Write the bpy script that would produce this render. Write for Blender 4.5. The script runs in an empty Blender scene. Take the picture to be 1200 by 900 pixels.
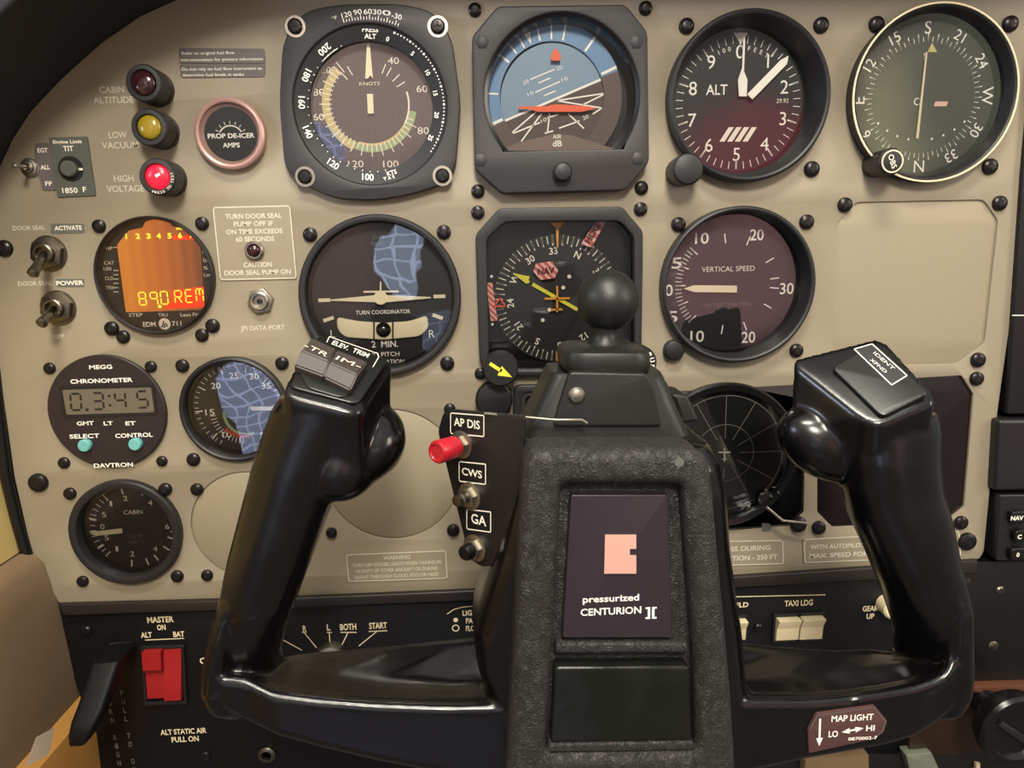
import bpy, bmesh, math, random
from mathutils import Vector, Matrix
random.seed(4)
SC = bpy.context.scene
COL = SC.collection
PI = math.pi
# ------------------------------------------------------------------ camera
CAMD = 360.0      # mm from the eye to the instrument panel
FPX = 830.0
PITCH, YAW, ROLL = math.radians(-11.04), math.radians(-2.28), math.radians(1.38)
def _rot(p, y, r):
    Rp = Matrix(((1,0,0),(0,math.cos(p),-math.sin(p)),(0,math.sin(p),math.cos(p))))
    Ry = Matrix(((math.cos(y),-math.sin(y),0),(math.sin(y),math.cos(y),0),(0,0,1)))
    Rr = Matrix(((math.cos(r),0,math.sin(r)),(0,1,0),(-math.sin(r),0,math.cos(r))))
    return Ry @ Rp @ Rr
RM = _rot(PITCH, YAW, ROLL)
cam = bpy.data.cameras.new('camera'); camo = bpy.data.objects.new('camera', cam); COL.objects.link(camo)
cam.sensor_width = 36; cam.lens = 36*FPX/1200; cam.clip_start = 0.01
rx, fy, uz = RM @ Vector((1,0,0)), RM @ Vector((0,1,0)), RM @ Vector((0,0,1))
M4 = Matrix((( rx.x, uz.x, -fy.x, 0), (rx.y, uz.y, -fy.y, -CAMD*.001), (rx.z, uz.z, -fy.z, 0), (0,0,0,1)))
camo.matrix_world = M4
SC.camera = camo

def W(px, py, h=0.0):
    """photo position -> (x, z) in mm on the plane h mm in front of the panel"""
    d = RM @ Vector(((px-600)/FPX, 1, -(py-450)/FPX))
    t = (CAMD-h)/d.y
    return (d.x*t, d.z*t)

# ------------------------------------------------------------------ materials
def lin(c):
    return tuple((x/12.92 if x <= .04045 else ((x+.055)/1.055)**2.4) for x in [v/255 for v in c])
MATS = {}
def mat(name, rgb, rough=.5, metal=0, spec=.5, bump=0, bscale=300, var=0, emit=0, coat=0, bdist=.0002, vscale=40, rvar=0):
    m = bpy.data.materials.new(name); m.use_nodes = True
    nt = m.node_tree; b = nt.nodes['Principled BSDF']
    col = lin(rgb)+(1,)
    b.inputs['Base Color'].default_value = col
    b.inputs['Roughness'].default_value = rough; b.inputs['Metallic'].default_value = metal
    b.inputs['Specular IOR Level'].default_value = spec
    if coat: b.inputs['Coat Weight'].default_value = coat; b.inputs['Coat Roughness'].default_value = .12
    tc = nt.nodes.new('ShaderNodeTexCoord')
    if bump:
        n = nt.nodes.new('ShaderNodeTexNoise'); n.inputs['Scale'].default_value = bscale; n.inputs['Detail'].default_value = 4
        nt.links.new(tc.outputs['Object'], n.inputs['Vector'])
        bp = nt.nodes.new('ShaderNodeBump'); bp.inputs['Strength'].default_value = bump; bp.inputs['Distance'].default_value = bdist
        nt.links.new(n.outputs['Fac'], bp.inputs['Height']); nt.links.new(bp.outputs['Normal'], b.inputs['Normal'])
    n2 = nt.nodes.new('ShaderNodeTexNoise'); n2.inputs['Scale'].default_value = vscale; n2.inputs['Detail'].default_value = 6
    nt.links.new(tc.outputs['Object'], n2.inputs['Vector'])
    mx = nt.nodes.new('ShaderNodeMix'); mx.data_type = 'RGBA'
    v = var or .04
    mx.inputs[6].default_value = tuple(c*(1-v) for c in col[:3])+(1,)
    mx.inputs[7].default_value = tuple(min(1, c*(1+v)) for c in col[:3])+(1,)
    nt.links.new(n2.outputs['Fac'], mx.inputs[0]); nt.links.new(mx.outputs[2], b.inputs['Base Color'])
    if rvar:
        mr = nt.nodes.new('ShaderNodeMapRange'); mr.inputs[1].default_value = .35; mr.inputs[2].default_value = .65
        mr.inputs[3].default_value = rough-rvar; mr.inputs[4].default_value = rough+rvar
        nt.links.new(n2.outputs['Fac'], mr.inputs[0]); nt.links.new(mr.outputs[0], b.inputs['Roughness'])
    if emit:
        b.inputs['Emission Color'].default_value = col; b.inputs['Emission Strength'].default_value = emit
    MATS[name] = m
    return m
mat('panel', (145,134,114), .55, bump=.35, bscale=1500, var=.05, bdist=.0001, vscale=500)
mat('blank', (147,136,114), .55, bump=.35, bscale=1500, var=.05, bdist=.0001, vscale=500)
mat('black', (23,22,23), .5, bump=.15, bscale=900)
mat('bezel', (31,30,32), .48, bump=.2, bscale=1200)
mat('bezel_grey', (38,36,37), .5, bump=.3, bscale=1400)
mat('gloss_black', (16,16,17), .25)
mat('dial', (22,21,24), .6)
mat('dial_grey', (50,47,47), .6)
mat('plum', (38,30,34), .45, bump=.2, bscale=1300)
mat('plum_glass', (26,18,21), .2)
mat('white', (250,246,234), .6)
mat('cream', (250,238,200), .55)
mat('printed', (245,238,220), .6)
mat('yellow', (232,226,60), .55)
mat('amber', (232,160,40), .55)
mat('orange', (238,92,40), .5)
mat('ring_yellow', (205,190,120), .6)
mat('green', (150,175,120), .6)
mat('redmark', (190,60,45), .6)
mat('flag_red', (200,92,86), .55)
mat('flag_white', (236,190,176), .55)
mat('sky', (100,140,180), .5)
mat('sky_inner', (122,150,172), .5)
mat('earth', (92,76,68), .6)
mat('earth_dark', (78,64,58), .6)
mat('earth_light', (122,104,92), .6)
mat('screw', (40,36,37), .3, metal=.6)
mat('screw_slot', (8,8,8), .6)
mat('steel', (168,162,150), .36, metal=1)
mat('steel_dark', (120,114,104), .35, metal=1)
mat('pink_metal', (200,160,150), .3, metal=.35)
mat('silk', (206,200,182), .6)
mat('scope_face', (30,32,28), .4)
mat('steel_line', (150,146,130), .3, metal=.6)
mat('placard_grey', (96,90,88), .6)
mat('placard_green', (84,88,80), .5)
mat('tape', (96,98,92), .5)
mat('tape2', (170,166,152), .5)
mat('red_plastic', (176,26,40), .35, coat=.3)
mat('red_dark', (84,14,20), .4)
mat('red_rocker', (158,30,32), .4)
mat('red_bright', (225,70,50), .35)
mat('lens_dark', (52,22,28), .15, coat=.6)
mat('lens_yellow', (150,128,30), .15, coat=.6)
mat('lens_red', (235,20,40), .25, emit=2.2)
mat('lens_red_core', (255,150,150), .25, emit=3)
mat('teal', (110,180,178), .4)
mat('lcd', (104,96,84), .35)
mat('lcd_ink', (30,26,24), .5)
mat('subpanel', (12,13,15), .5, spec=.3, bump=.2, bscale=1200)
mat('lip_brown', (36,31,28), .45)
mat('ivory', (232,216,176), .45)
mat('vinyl_tan', (122,100,76), .7, bump=.5, bscale=700, var=.06, vscale=90)
mat('vinyl_yellow', (205,180,116), .7, bump=.4, bscale=700)
mat('vinyl_orange', (176,126,62), .55, bump=.3, bscale=500, var=.1)
mat('paper', (225,205,180), .7)
mat('glare', (28,27,30), .8, bump=.4, bscale=800)
mat('yoke', (11,10,11), .22, spec=.6, bump=.05, bscale=700, rvar=.05)
mat('yoke_metal', (120,112,92), .3, metal=.7)
mat('rubber', (28,29,27), .42, bump=.3, bscale=1500)
mat('rubber_block', (30,30,28), .6, bump=.4, bscale=1500)
mat('badge', (46,37,44), .4)
mat('rose', (214,164,150), .35)
mat('chipped', (22,24,20), .22, bump=.4, bscale=110, var=.3, bdist=.0006, rvar=.1, vscale=70)
mat('rocker', (64,56,54), .5)
mat('cap_plate', (18,19,17), .35, coat=.2, bump=.15, bscale=500)
mat('label_black', (24,22,24), .4)
mat('map_label', (84,58,56), .35)
mat('wood', (46,29,17), .35, var=.25, vscale=60)
mat('copper', (92,56,38), .35)
mat('radio', (13,12,13), .4)
mat('radio_grey', (30,29,29), .35)
mat('lever', (6,6,8), .6, spec=.3)
mat('tin', (150,156,138), .4, metal=.5)
mat('tan_trim', (120,98,70), .7)

def leather():
    m = mat('leather', (46,44,43), .42, spec=.5, var=.12, vscale=60)
    nt = m.node_tree; b = nt.nodes['Principled BSDF']; tc = nt.nodes.new('ShaderNodeTexCoord')
    v = nt.nodes.new('ShaderNodeTexVoronoi'); v.inputs['Scale'].default_value = 420; v.feature = 'DISTANCE_TO_EDGE'
    n = nt.nodes.new('ShaderNodeTexNoise'); n.inputs['Scale'].default_value = 260; n.inputs['Detail'].default_value = 5
    n.inputs['Distortion'].default_value = 1.2
    mp = nt.nodes.new('ShaderNodeMapping'); mp.inputs['Scale'].default_value = (1,1,.7)
    nt.links.new(tc.outputs['Object'], mp.inputs['Vector'])
    ad = nt.nodes.new('ShaderNodeMix'); ad.data_type='VECTOR'; ad.inputs[0].default_value = .012
    nt.links.new(mp.outputs[0], ad.inputs[4]); nt.links.new(n.outputs['Color'], ad.inputs[5])
    nt.links.new(ad.outputs[1], v.inputs['Vector']); nt.links.new(mp.outputs[0], n.inputs['Vector'])
    mm = nt.nodes.new('ShaderNodeMath'); mm.operation='MULTIPLY'
    nt.links.new(v.outputs['Distance'], mm.inputs[0]); nt.links.new(n.outputs['Fac'], mm.inputs[1])
    bp = nt.nodes.new('ShaderNodeBump'); bp.inputs['Strength'].default_value = 1.0; bp.inputs['Distance'].default_value = .0014
    nt.links.new(mm.outputs[0], bp.inputs['Height']); nt.links.new(bp.outputs['Normal'], b.inputs['Normal'])
leather()

def orange_lcd():
    m = mat('lcd_orange', (225,120,40), .3, emit=1)
    nt = m.node_tree; b = nt.nodes['Principled BSDF']; tc = nt.nodes.new('ShaderNodeTexCoord')
    # backlit screen whose lamp is at the left; seven faint bar columns
    sp = nt.nodes.new('ShaderNodeSeparateXYZ'); nt.links.new(tc.outputs['Object'], sp.inputs[0])
    w = nt.nodes.new('ShaderNodeMath'); w.operation='MULTIPLY'; w.inputs[1].default_value = 2*PI/.0062
    nt.links.new(sp.outputs[0], w.inputs[0])
    s = nt.nodes.new('ShaderNodeMath'); s.operation='SINE'; nt.links.new(w.outputs[0], s.inputs[0])
    mr = nt.nodes.new('ShaderNodeMapRange'); mr.inputs[1].default_value=-1; mr.inputs[2].default_value=1; mr.inputs[3].default_value=0; mr.inputs[4].default_value=.12
    nt.links.new(s.outputs[0], mr.inputs[0])
    g = nt.nodes.new('ShaderNodeMapRange'); g.inputs[1].default_value=-.018; g.inputs[2].default_value=.024; g.inputs[3].default_value=0; g.inputs[4].default_value=.88
    nt.links.new(sp.outputs[0], g.inputs[0])
    ad = nt.nodes.new('ShaderNodeMath'); ad.operation='ADD'; nt.links.new(g.outputs[0], ad.inputs[0]); nt.links.new(mr.outputs[0], ad.inputs[1])
    cr = nt.nodes.new('ShaderNodeValToRGB')
    cr.color_ramp.elements[0].color = lin((236,140,52))+(1,); cr.color_ramp.elements[0].position=0
    cr.color_ramp.elements[1].color = lin((120,62,42))+(1,); cr.color_ramp.elements[1].position=.95
    e = cr.color_ramp.elements.new(.5); e.color = lin((205,105,45))+(1,)
    nt.links.new(ad.outputs[0], cr.inputs[0]); nt.links.new(cr.outputs[0], b.inputs['Emission Color'])
    b.inputs['Base Color'].default_value = (.05,.02,.01,1)
    for l in list(b.inputs['Base Color'].links): nt.links.remove(l)
    b.inputs['Emission Strength'].default_value = .85
orange_lcd()
mat('lcd_lit', (255,226,60), .4, emit=1.0)
mat('lcd_red', (222,52,18), .4, emit=.75)

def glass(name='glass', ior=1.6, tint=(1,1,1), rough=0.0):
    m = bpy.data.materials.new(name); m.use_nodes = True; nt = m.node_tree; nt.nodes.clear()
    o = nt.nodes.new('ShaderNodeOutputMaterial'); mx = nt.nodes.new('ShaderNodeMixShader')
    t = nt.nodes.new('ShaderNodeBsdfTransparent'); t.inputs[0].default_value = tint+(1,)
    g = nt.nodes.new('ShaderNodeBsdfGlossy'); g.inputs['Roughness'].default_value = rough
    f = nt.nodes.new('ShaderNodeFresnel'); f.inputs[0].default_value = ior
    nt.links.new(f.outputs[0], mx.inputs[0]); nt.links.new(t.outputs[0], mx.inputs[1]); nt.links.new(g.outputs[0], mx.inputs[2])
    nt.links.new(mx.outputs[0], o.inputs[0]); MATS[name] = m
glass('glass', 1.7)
glass('glass_matte', 1.45, rough=.15)

# ------------------------------------------------------------------ mesh builder, in mm: (u right, v up, h out of the panel)
class MB:
    def __init__(s): s.v=[]; s.f=[]; s.m=[]; s.mats=[]
    def mi(s, m):
        if m not in s.mats: s.mats.append(m)
        return s.mats.index(m)
    def add(s, vs, fs, m):
        b=len(s.v); k=s.mi(m); s.v+= [tuple(p) for p in vs]
        for f in fs: s.f.append([b+i for i in f]); s.m.append(k)
        return s
    def build(s, name, parent=None, root=(0,0,0), ang=32):
        me = bpy.data.meshes.new(name)
        me.from_pydata([(u*.001, -h*.001, v*.001) for u,v,h in s.v], [], s.f)
        for m in s.mats: me.materials.append(MATS[m])
        me.polygons.foreach_set('material_index', s.m)
        bm = bmesh.new(); bm.from_mesh(me); bmesh.ops.remove_doubles(bm, verts=bm.verts, dist=1e-6)
        bm.to_mesh(me); bm.free()
        me.shade_smooth(); me.set_sharp_from_angle(angle=math.radians(ang)); me.update()
        o = bpy.data.objects.new(name, me); COL.objects.link(o)
        if parent is not None: o.parent = parent
        else: o.location = (root[0]*.001, -root[2]*.001, root[1]*.001)
        return o
    # --- shapes
    def lathe(s, prof, m, cu=0, cv=0, seg=72, tilt=None, mats=None):
        """prof: [(r,h)...]; r=0 closes. faces outward when h rises from wall then inward"""
        rings=[]; vs=[]; fs=[]
        for r,h in prof:
            if r<1e-6: rings.append([len(vs)]); vs.append((cu,cv,h))
            else:
                rings.append(list(range(len(vs), len(vs)+seg)))
                vs += [(cu+r*math.cos(2*PI*i/seg), cv+r*math.sin(2*PI*i/seg), h) for i in range(seg)]
        fm=[]
        for k in range(len(rings)-1):
            a,b = rings[k], rings[k+1]
            mm = mats[k] if mats else m
            for i in range(seg):
                j=(i+1)%seg
                if len(a)==1 and len(b)==1: continue
                if len(a)==1: f=[a[0], b[j], b[i]]
                elif len(b)==1: f=[a[i],a[j],b[0]]
                else: f=[a[i],a[j],b[j],b[i]]
                fs.append(f); fm.append(mm)
        if tilt: vs=[tilt(p) for p in vs]
        b0=len(s.v); s.v+=vs
        for f,mm in zip(fs,fm): s.f.append([b0+i for i in f]); s.m.append(s.mi(mm))
        return s
    def curve(s, loops, h0, h1, m, bevel=0, res=2, tf=None):
        cu=bpy.data.curves.new('c','CURVE'); cu.dimensions='2D'; cu.fill_mode='BOTH'
        for lp in loops:
            sp=cu.splines.new('POLY'); sp.points.add(len(lp)-1)
            for p,q in zip(sp.points, lp): p.co=(q[0],q[1],0,1)
            sp.use_cyclic_u=True
        cu.bevel_depth=bevel; cu.bevel_resolution=res; cu.offset=-bevel
        cu.extrude=max((h1-h0)/2-bevel, 0)
        o=bpy.data.objects.new('c',cu); me=o.to_mesh()
        hm=(h0+h1)/2
        vs=[(v.co.x,v.co.y,v.co.z+hm) for v in me.vertices]
        if tf: vs=[tf(p) for p in vs]
        s.add(vs,[list(p.vertices) for p in me.polygons],m)
        o.to_mesh_clear(); bpy.data.objects.remove(o); bpy.data.curves.remove(cu)
        return s
    def text(s, t, u, v, cap, m, h, wid=None, rot=0, al='CENTER', bold=.0, ex=.05, tf=None, sp=1.0, shear=0):
        cu=bpy.data.curves.new('t','FONT'); cu.body=t; cu.size=1; cu.align_x='CENTER'; cu.resolution_u=3
        cu.offset=bold; cu.space_character=sp; cu.shear=shear
        o=bpy.data.objects.new('t',cu); me=o.to_mesh()
        if len(me.vertices)==0: o.to_mesh_clear(); return s
        xs=[q.co.x for q in me.vertices]; x0,x1=min(xs),max(xs)
        k=cap/.70; kx = k if not wid else wid/(x1-x0)
        a=math.radians(rot); ca,sa=math.cos(a),math.sin(a)
        off={'CENTER':(x0+x1)/2,'LEFT':x0,'RIGHT':x1}[al]
        vs=[]
        for q in me.vertices:
            x=(q.co.x-off)*kx; y=(q.co.y-.35)*k
            p=(u+x*ca+y*sa, v-x*sa+y*ca, h)
            vs.append(tf(p) if tf else p)
        s.add(vs,[list(p.vertices) for p in me.polygons],m)
        o.to_mesh_clear(); bpy.data.objects.remove(o); bpy.data.curves.remove(cu)
        return s
    def seg(s, p, q, w, m, h, w2=None, th=.0):
        """flat stroke from p to q"""
        dx,dy=q[0]-p[0],q[1]-p[1]; L=math.hypot(dx,dy) or 1; nx,ny=-dy/L,dx/L; w2=w if w2 is None else w2
        pts=[(p[0]-nx*w/2,p[1]-ny*w/2),(q[0]-nx*w2/2,q[1]-ny*w2/2),(q[0]+nx*w2/2,q[1]+ny*w2/2),(p[0]+nx*w/2,p[1]+ny*w/2)]
        return s.poly(pts,m,h,th)
    def poly(s, pts, m, h, th=.0):
        n=len(pts)
        A=sum(pts[i][0]*pts[(i+1)%n][1]-pts[(i+1)%n][0]*pts[i][1] for i in range(n))
        if A<0: pts=pts[::-1]
        if th<=0: return s.add([(a,b,h) for a,b in pts],[list(range(n))],m)
        vs=[(a,b,h) for a,b in pts]+[(a,b,h-th) for a,b in pts]
        fs=[list(range(n)), list(range(2*n-1,n-1,-1))]+[[i,i+n,(i+1)%n+n,(i+1)%n] for i in range(n)]
        return s.add(vs,fs,m)
    def path(s, pts, w, m, h, closed=False):
        n=len(pts)
        for i in range(n if closed else n-1):
            s.seg(pts[i],pts[(i+1)%n],w,m,h)
        return s
    def arc(s, cu, cv, r0, r1, a0, a1, m, h, n=40):
        vs=[];fs=[]
        for i in range(n+1):
            a=math.radians(a0+(a1-a0)*i/max(n,1))
            for r in (r0,r1): vs.append((cu+r*math.sin(a),cv+r*math.cos(a),h))
        for i in range(n): fs.append([2*i,2*i+1,2*i+3,2*i+2])
        return s.add(vs,fs,m)
    def disc(s, cu, cv, r, m, h, n=32): return s.poly([(cu+r*math.cos(2*PI*i/n),cv+r*math.sin(2*PI*i/n)) for i in range(n)],m,h)
    def ticks(s, cu, cv, r0, r1, a0, a1, n, w, m, h):
        for i in range(n+1):
            a=math.radians(a0+(a1-a0)*i/max(n,1))
            s.seg((cu+r0*math.sin(a),cv+r0*math.cos(a)),(cu+r1*math.sin(a),cv+r1*math.cos(a)),w,m,h)
        return s
    def loft(s, rings, m, cap=True):
        n=len(rings[0]); vs=[p for r in rings for p in r]; fs=[]
        for k in range(len(rings)-1):
            for i in range(n):
                j=(i+1)%n; fs.append([k*n+i,k*n+j,(k+1)*n+j,(k+1)*n+i])
        if cap: fs.append(list(range(n))[::-1]); fs.append([(len(rings)-1)*n+i for i in range(n)])
        return s.add(vs,fs,m)
    def hexa(s, c8, m):
        """8 corners: bottom four then top four"""
        return s.add(c8,[[3,2,1,0],[4,5,6,7],[0,1,5,4],[1,2,6,5],[2,3,7,6],[3,0,4,7]],m)
    def box(s,u0,u1,v0,v1,h0,h1,m,bevel=0):
        if bevel: return s.curve([rrect((u0+u1)/2,(v0+v1)/2,u1-u0,v1-v0,bevel)],h0,h1,m,bevel*.6)
        return s.hexa([(u0,v0,h0),(u1,v0,h0),(u1,v1,h0),(u0,v1,h0),(u0,v0,h1),(u1,v0,h1),(u1,v1,h1),(u0,v1,h1)],m)
    def tube(s, pts, r, m, n=12, r2=None):
        P=[Vector(p) for p in pts]; rings=[]
        for i,p in enumerate(P):
            d=(P[min(i+1,len(P)-1)]-P[max(i-1,0)]).normalized()
            a=d.cross(Vector((0,0,1)) if abs(d.z)<.9 else Vector((1,0,0))).normalized(); b=d.cross(a)
            rr=r if r2 is None else r+(r2-r)*i/(len(P)-1)
            rings.append([tuple(p+a*rr*math.cos(2*PI*k/n)+b*rr*math.sin(2*PI*k/n)) for k in range(n)])
        return s.loft(rings,m)
def rrect(cu,cv,w,h,r,n=5):
    pts=[]
    for sx,sy,a0 in ((1,1,0),(-1,1,90),(-1,-1,180),(1,-1,270)):
        for i in range(n+1):
            a=math.radians(a0+90*i/n); pts.append((cu+sx*(w/2-r)+r*math.cos(a), cv+sy*(h/2-r)+r*math.sin(a)))
    return pts
def rpoly(pts, r, n=5):
    """round the corners of a polygon"""
    out=[]; N=len(pts)
    for i in range(N):
        p=Vector(pts[i]); a=Vector(pts[i-1])-p; b=Vector(pts[(i+1)%N])-p
        k=min(r,a.length*.45,b.length*.45); A=p+a.normalized()*k; B=p+b.normalized()*k
        for j in range(n+1):
            t=j/n; q=A*(1-t)**2+p*2*t*(1-t)+B*t*t; out.append((q.x,q.y))
    return out
def circ(cu,cv,r,n=64): return [(cu+r*math.cos(2*PI*i/n),cv+r*math.sin(2*PI*i/n)) for i in range(n)]
def pol(cu,cv,r,deg): a=math.radians(deg); return (cu+r*math.sin(a),cv+r*math.cos(a))

# ------------------------------------------------------------------ things
class T:
    """a thing standing at photo position (px,py) on plane h; u,v are mm from there"""
    def __init__(s, name, label, cat, px, py, h=0.0, group=None, empty=True):
        s.x, s.z = W(px,py,h); s.h=0.0
        s.name, s.label, s.cat, s.group = name,label,cat,group
        s.o=None
        if empty:
            s.o=bpy.data.objects.new(name,None); s.o.empty_display_size=.01; COL.objects.link(s.o)
            s.o.location=(s.x*.001,0,s.z*.001); s.tag(s.o)
    def tag(s,o):
        o['label']=s.label; o['category']=s.cat
        if s.group: o['group']=s.group
    def L(s,px,py,h=0.0):
        a=W(px,py,h); return (a[0]-s.x,a[1]-s.z)
    def Ls(s,pts,h=0.0): return [s.L(a,b,h) for a,b in pts]
    def k(s,px,py,h=0.0):
        a=W(px-10,py,h); b=W(px+10,py,h); return math.hypot(a[0]-b[0],a[1]-b[1])/20
    def txt(s,mb,t,px,py,cap,m,h,wpx=None,rot=0,**kw):
        k=s.k(px,py,h); u,v=s.L(px,py,h)
        kv=abs(W(px,py-5,h)[1]-W(px,py+5,h)[1])/10
        mb.text(t,u,v,cap*kv,m,h+.06,wid=(wpx*k if wpx else None),rot=rot,**kw)
    def part(s,mb,name,label=None,parent=None,**kw):
        o=mb.build(name,parent or s.o,**kw)
        if label: o['label']=label
        return o
    def single(s,mb,**kw):
        o=mb.build(s.name,None,(s.x,s.z,0),**kw); s.tag(o); return o
# ================================================================== instrument panel
IP = T('instrument_panel','beige painted metal instrument panel holding the round gauges','instrument panel',600,400)
holes=[]
def hole_c(px,py,rpx,h=0): 
    u,v=IP.L(px,py,h); holes.append(circ(u,v,rpx*IP.k(px,py,h)))
def hole_p(pts,r=1.5): holes.append(rpoly(IP.Ls(pts),r))
BLANK_OCT=[(1003,237),(1153,234),(1170,258),(1154,402),(1121,426),(983,428),(975,400),(980,262)]
DARK_OCT=[(958,450),(1127,440),(1141,462),(1130,594),(1108,612),(976,618),(958,600)]
SCOPE_OCT=[(795,459),(935,451),(944,470),(942,600),(925,617),(790,626),(780,600),(780,480)]
def panel():
    out=[(1225,-40),(1214,20),(1200,200),(1189,340),(1169,483),(1153,646),(1148,655),
         (1100,658),(850,677),(560,692),(69,707),(60,690),(48,660),(37,647),(17,560),(3,460),(-6,380),(-12,300),(-8,240),(0,194),(14,164),(36,130),(72,92),(119,50),(164,19),(206,0),(262,-24),(320,-40)]
    pts=IP.Ls(out)
    pts=rpoly(pts,1.2,3)
    mb=MB(); mb.curve([pts]+holes,-3,0,'panel',.35,1)
    # silk-screened wording
    for t,x,y,c,w in (('CABIN',131,105,7.5,29),('ALTITUDE',133,117,7.5,47),('LOW',138,158,7.5,21),('VACUUM',141,170,7.5,43),('HIGH',145,209,7.5,23),('VOLTAGE',147,221,7.5,44),
                      ('DOOR SEAL',34,267,5,38),('DOOR SEAL',41,332,5,40),('OFF',69,394,5,12),('JPI DATA PORT',308,384,5.5,52)):
        IP.txt(mb,t,x,y,c,'silk',0,wpx=w,bold=.012)
    IP.part(mb,'panel_plate')

OUT=.985
class Gauge(T):
    def __init__(s,name,label,cat,cx,cy,wpx,hf,dh,dr,rim=2.2,dialm='dial',bezm='bezel',glassm='glass',hole=True,inner='black',bulge=False):
        super().__init__(name,label,cat,cx,cy,hf)
        s.R=wpx/2*s.k(cx,cy,hf)*OUT; s.hf=hf; s.dh=dh; s.Rd=s.R*dr
        R=s.R; mb=MB()
        mb.lathe([(R-.6,-2),(R,0),(R,hf-1),(R-.7,hf-.2),(R-rim*.6,hf),(R-rim,hf-.5),(R-rim-.4,hf-2),(s.Rd+.3,dh),(s.Rd+.3,dh-1),(0,dh-1)],bezm,mats=[bezm]*6+[inner]*3)
        s.bez=s.part(mb,'bezel')
        s.d=MB(); s.d.poly(circ(0,0,s.Rd+.2),dialm,dh)
        s.gm=glassm
        if hole: hole_c(cx,cy,wpx/2*.97,hf)
        s.rim=rim
    def ring(s,n,r0,r1,w,m='white',a0=0,a1=360):
        s.d.ticks(0,0,s.Rd*r0,s.Rd*r1,a0,a1,n,w,m,s.dh+.06)
    def num(s,t,deg,r,cap,m='white',rot=False,up=0,**kw):
        u,v=pol(0,0,s.Rd*r,deg)
        s.d.text(t,u,v,cap,m,s.dh+.06,rot=(deg+up if rot else 0),**kw)
    def t(s,txt,px,py,cap,wpx=None,m='white',rot=0,**kw): s.txt(s.d,txt,px,py,cap,m,s.dh,wpx,rot,**kw)
    def finish(s,name='dial',hg=None):
        s.part(s.d,name)
        g=MB(); hg=min(s.hf-1.6,s.dh+4.8); f=(hg-s.dh)/(s.hf-2-s.dh); rg_=min(s.R-s.rim-.35, s.Rd+.3+(s.R-s.rim-.4-s.Rd-.3)*f)
        g.poly(circ(0,0,rg_),s.gm,hg); s.part(g,'glass_cover')

# ------------------------------------------------------------------ altimeter
g=Gauge('altimeter','large black round altimeter numbered 0 to 9, in the top row','altimeter',880,113,193,8,-9,.83)
alt=g
g.ring(50,.86,.97,.35); g.ring(10,.82,.97,.75)
for i in range(10):
    g.num(str(i),36*i,.745,6.4)
g.t('ALT',840,105,12,25,bold=.01)
for i,c in enumerate('100'): g.num(c,-24+6*i,.80,2.1,rot=True)
for i,c in enumerate('FEET'): g.num(c,10+7*i,.80,2.1,rot=True)
g.t('29.92',917,118,5,14,m='printed')
g.d.poly(g.Ls([(859,38),(877,38),(868,52)],g.dh),'white',g.dh+.1)
# barber pole window
x,y=861,158
for i in range(4):
    o=-15+i*9; g.d.poly(g.Ls([(x+o-3,y+8),(x+o+3,y+8),(x+o+14,y-9),(x+o+8,y-9)],g.dh),'printed',g.dh+.08)
g.finish()
n=MB(); c=g.L(868,114,g.dh); 
n.poly([(-.5+c[0],c[1]),(-.5+c[0],c[1]+27),(c[0]+.1,c[1]+28),(c[0]+.5,c[1]+27),(c[0]+.5,c[1])],'white',g.dh+2,.4)
n.poly(g.Ls([(864,114),(873,114),(874,95),(868,80),(863,95)],g.dh),'white',g.dh+2.3,.4)
g.part(n,'needle','short white pointer at zero')
n=MB(); n.poly(g.Ls([(873,112),(879,118),(919,77),(921,67),(912,72)],g.dh),'white',g.dh+3.2,.4); g.part(n,'needle','long white pointer near the 2')
def knob(th,px,py,hk,rpx,m='black',h0=-1,name='knob',face='black',ring=None,label=None,txt=None,rot=0,parent=None):
    u,v=th.L(px,py,hk); r=rpx*th.k(px,py,hk)
    mb=MB(); mb.lathe([(r*.95,h0),(r*.95,hk*.35),(r,hk*.4),(r,hk-1),(r-.6,hk-.2),(r-1,hk),(0,hk)],m,u,v,40,mats=[m]*5+[face])
    if ring: mb.arc(u,v,r-1.6,r-.9,0,360,ring,hk+.05,48)
    if txt: mb.text(txt,u,v,2.6,'printed',hk+.07,rot=rot)
    o=th.part(mb,name,label,parent=parent)
    # knurled skirt
    return o
knob(g,807,198,16,18,'black',face='bezel',label='black setting knob at lower left')

# ------------------------------------------------------------------ course deviation indicator
g=Gauge('course_indicator','round course deviation indicator with thin silver rim and compass card showing S at top','course indicator',1097,110,196,7,-3,.87,rim=1.6,dialm='dial_grey')
R=g.R; mb=MB(); mb.lathe([(R-.1,6),(R+.3,6.6),(R+.3,7.2),(R-.5,7.3),(R-.6,6.9)],'ivory'); g.part(mb,'rim_ring','thin silver rim')
g.ring(72,.735,.80,.3,'printed'); g.ring(36,.735,.84,.45,'printed')
for i,t in enumerate(['S','21','24','W','30','33','N','3','6','E','12','15']):
    g.num(t,30*i-1,.92,5.8 if t in 'SWNE' else 4.9,rot=True)
c=(0,0)
g.d.poly(g.Ls([(1092,50),(1087,61),(1098,61)],g.dh),'ring_yellow',g.dh+.1)
g.t('1',1083,66,8)
for i in range(-4,5):
    if i: g.d.disc(*pol(0,13,33,180+i*10.5),.55,'printed',g.dh+.07)
g.d.arc(*g.L(1075,119,g.dh),1.3,1.8,0,360,'printed',g.dh+.07,24)
g.d.poly(g.Ls([(1094,124.5),(1096,119),(1111,119),(1109,124.5)],g.dh),'flag_white',g.dh+.1)
g.d.poly(g.Ls([(1061,205),(1107,205),(1108,212),(1064,213)],g.dh),'black',g.dh+1)
g.t('BENDIX / KING',1086,208,4.6,36,ex=0)
g.finish()
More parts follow.
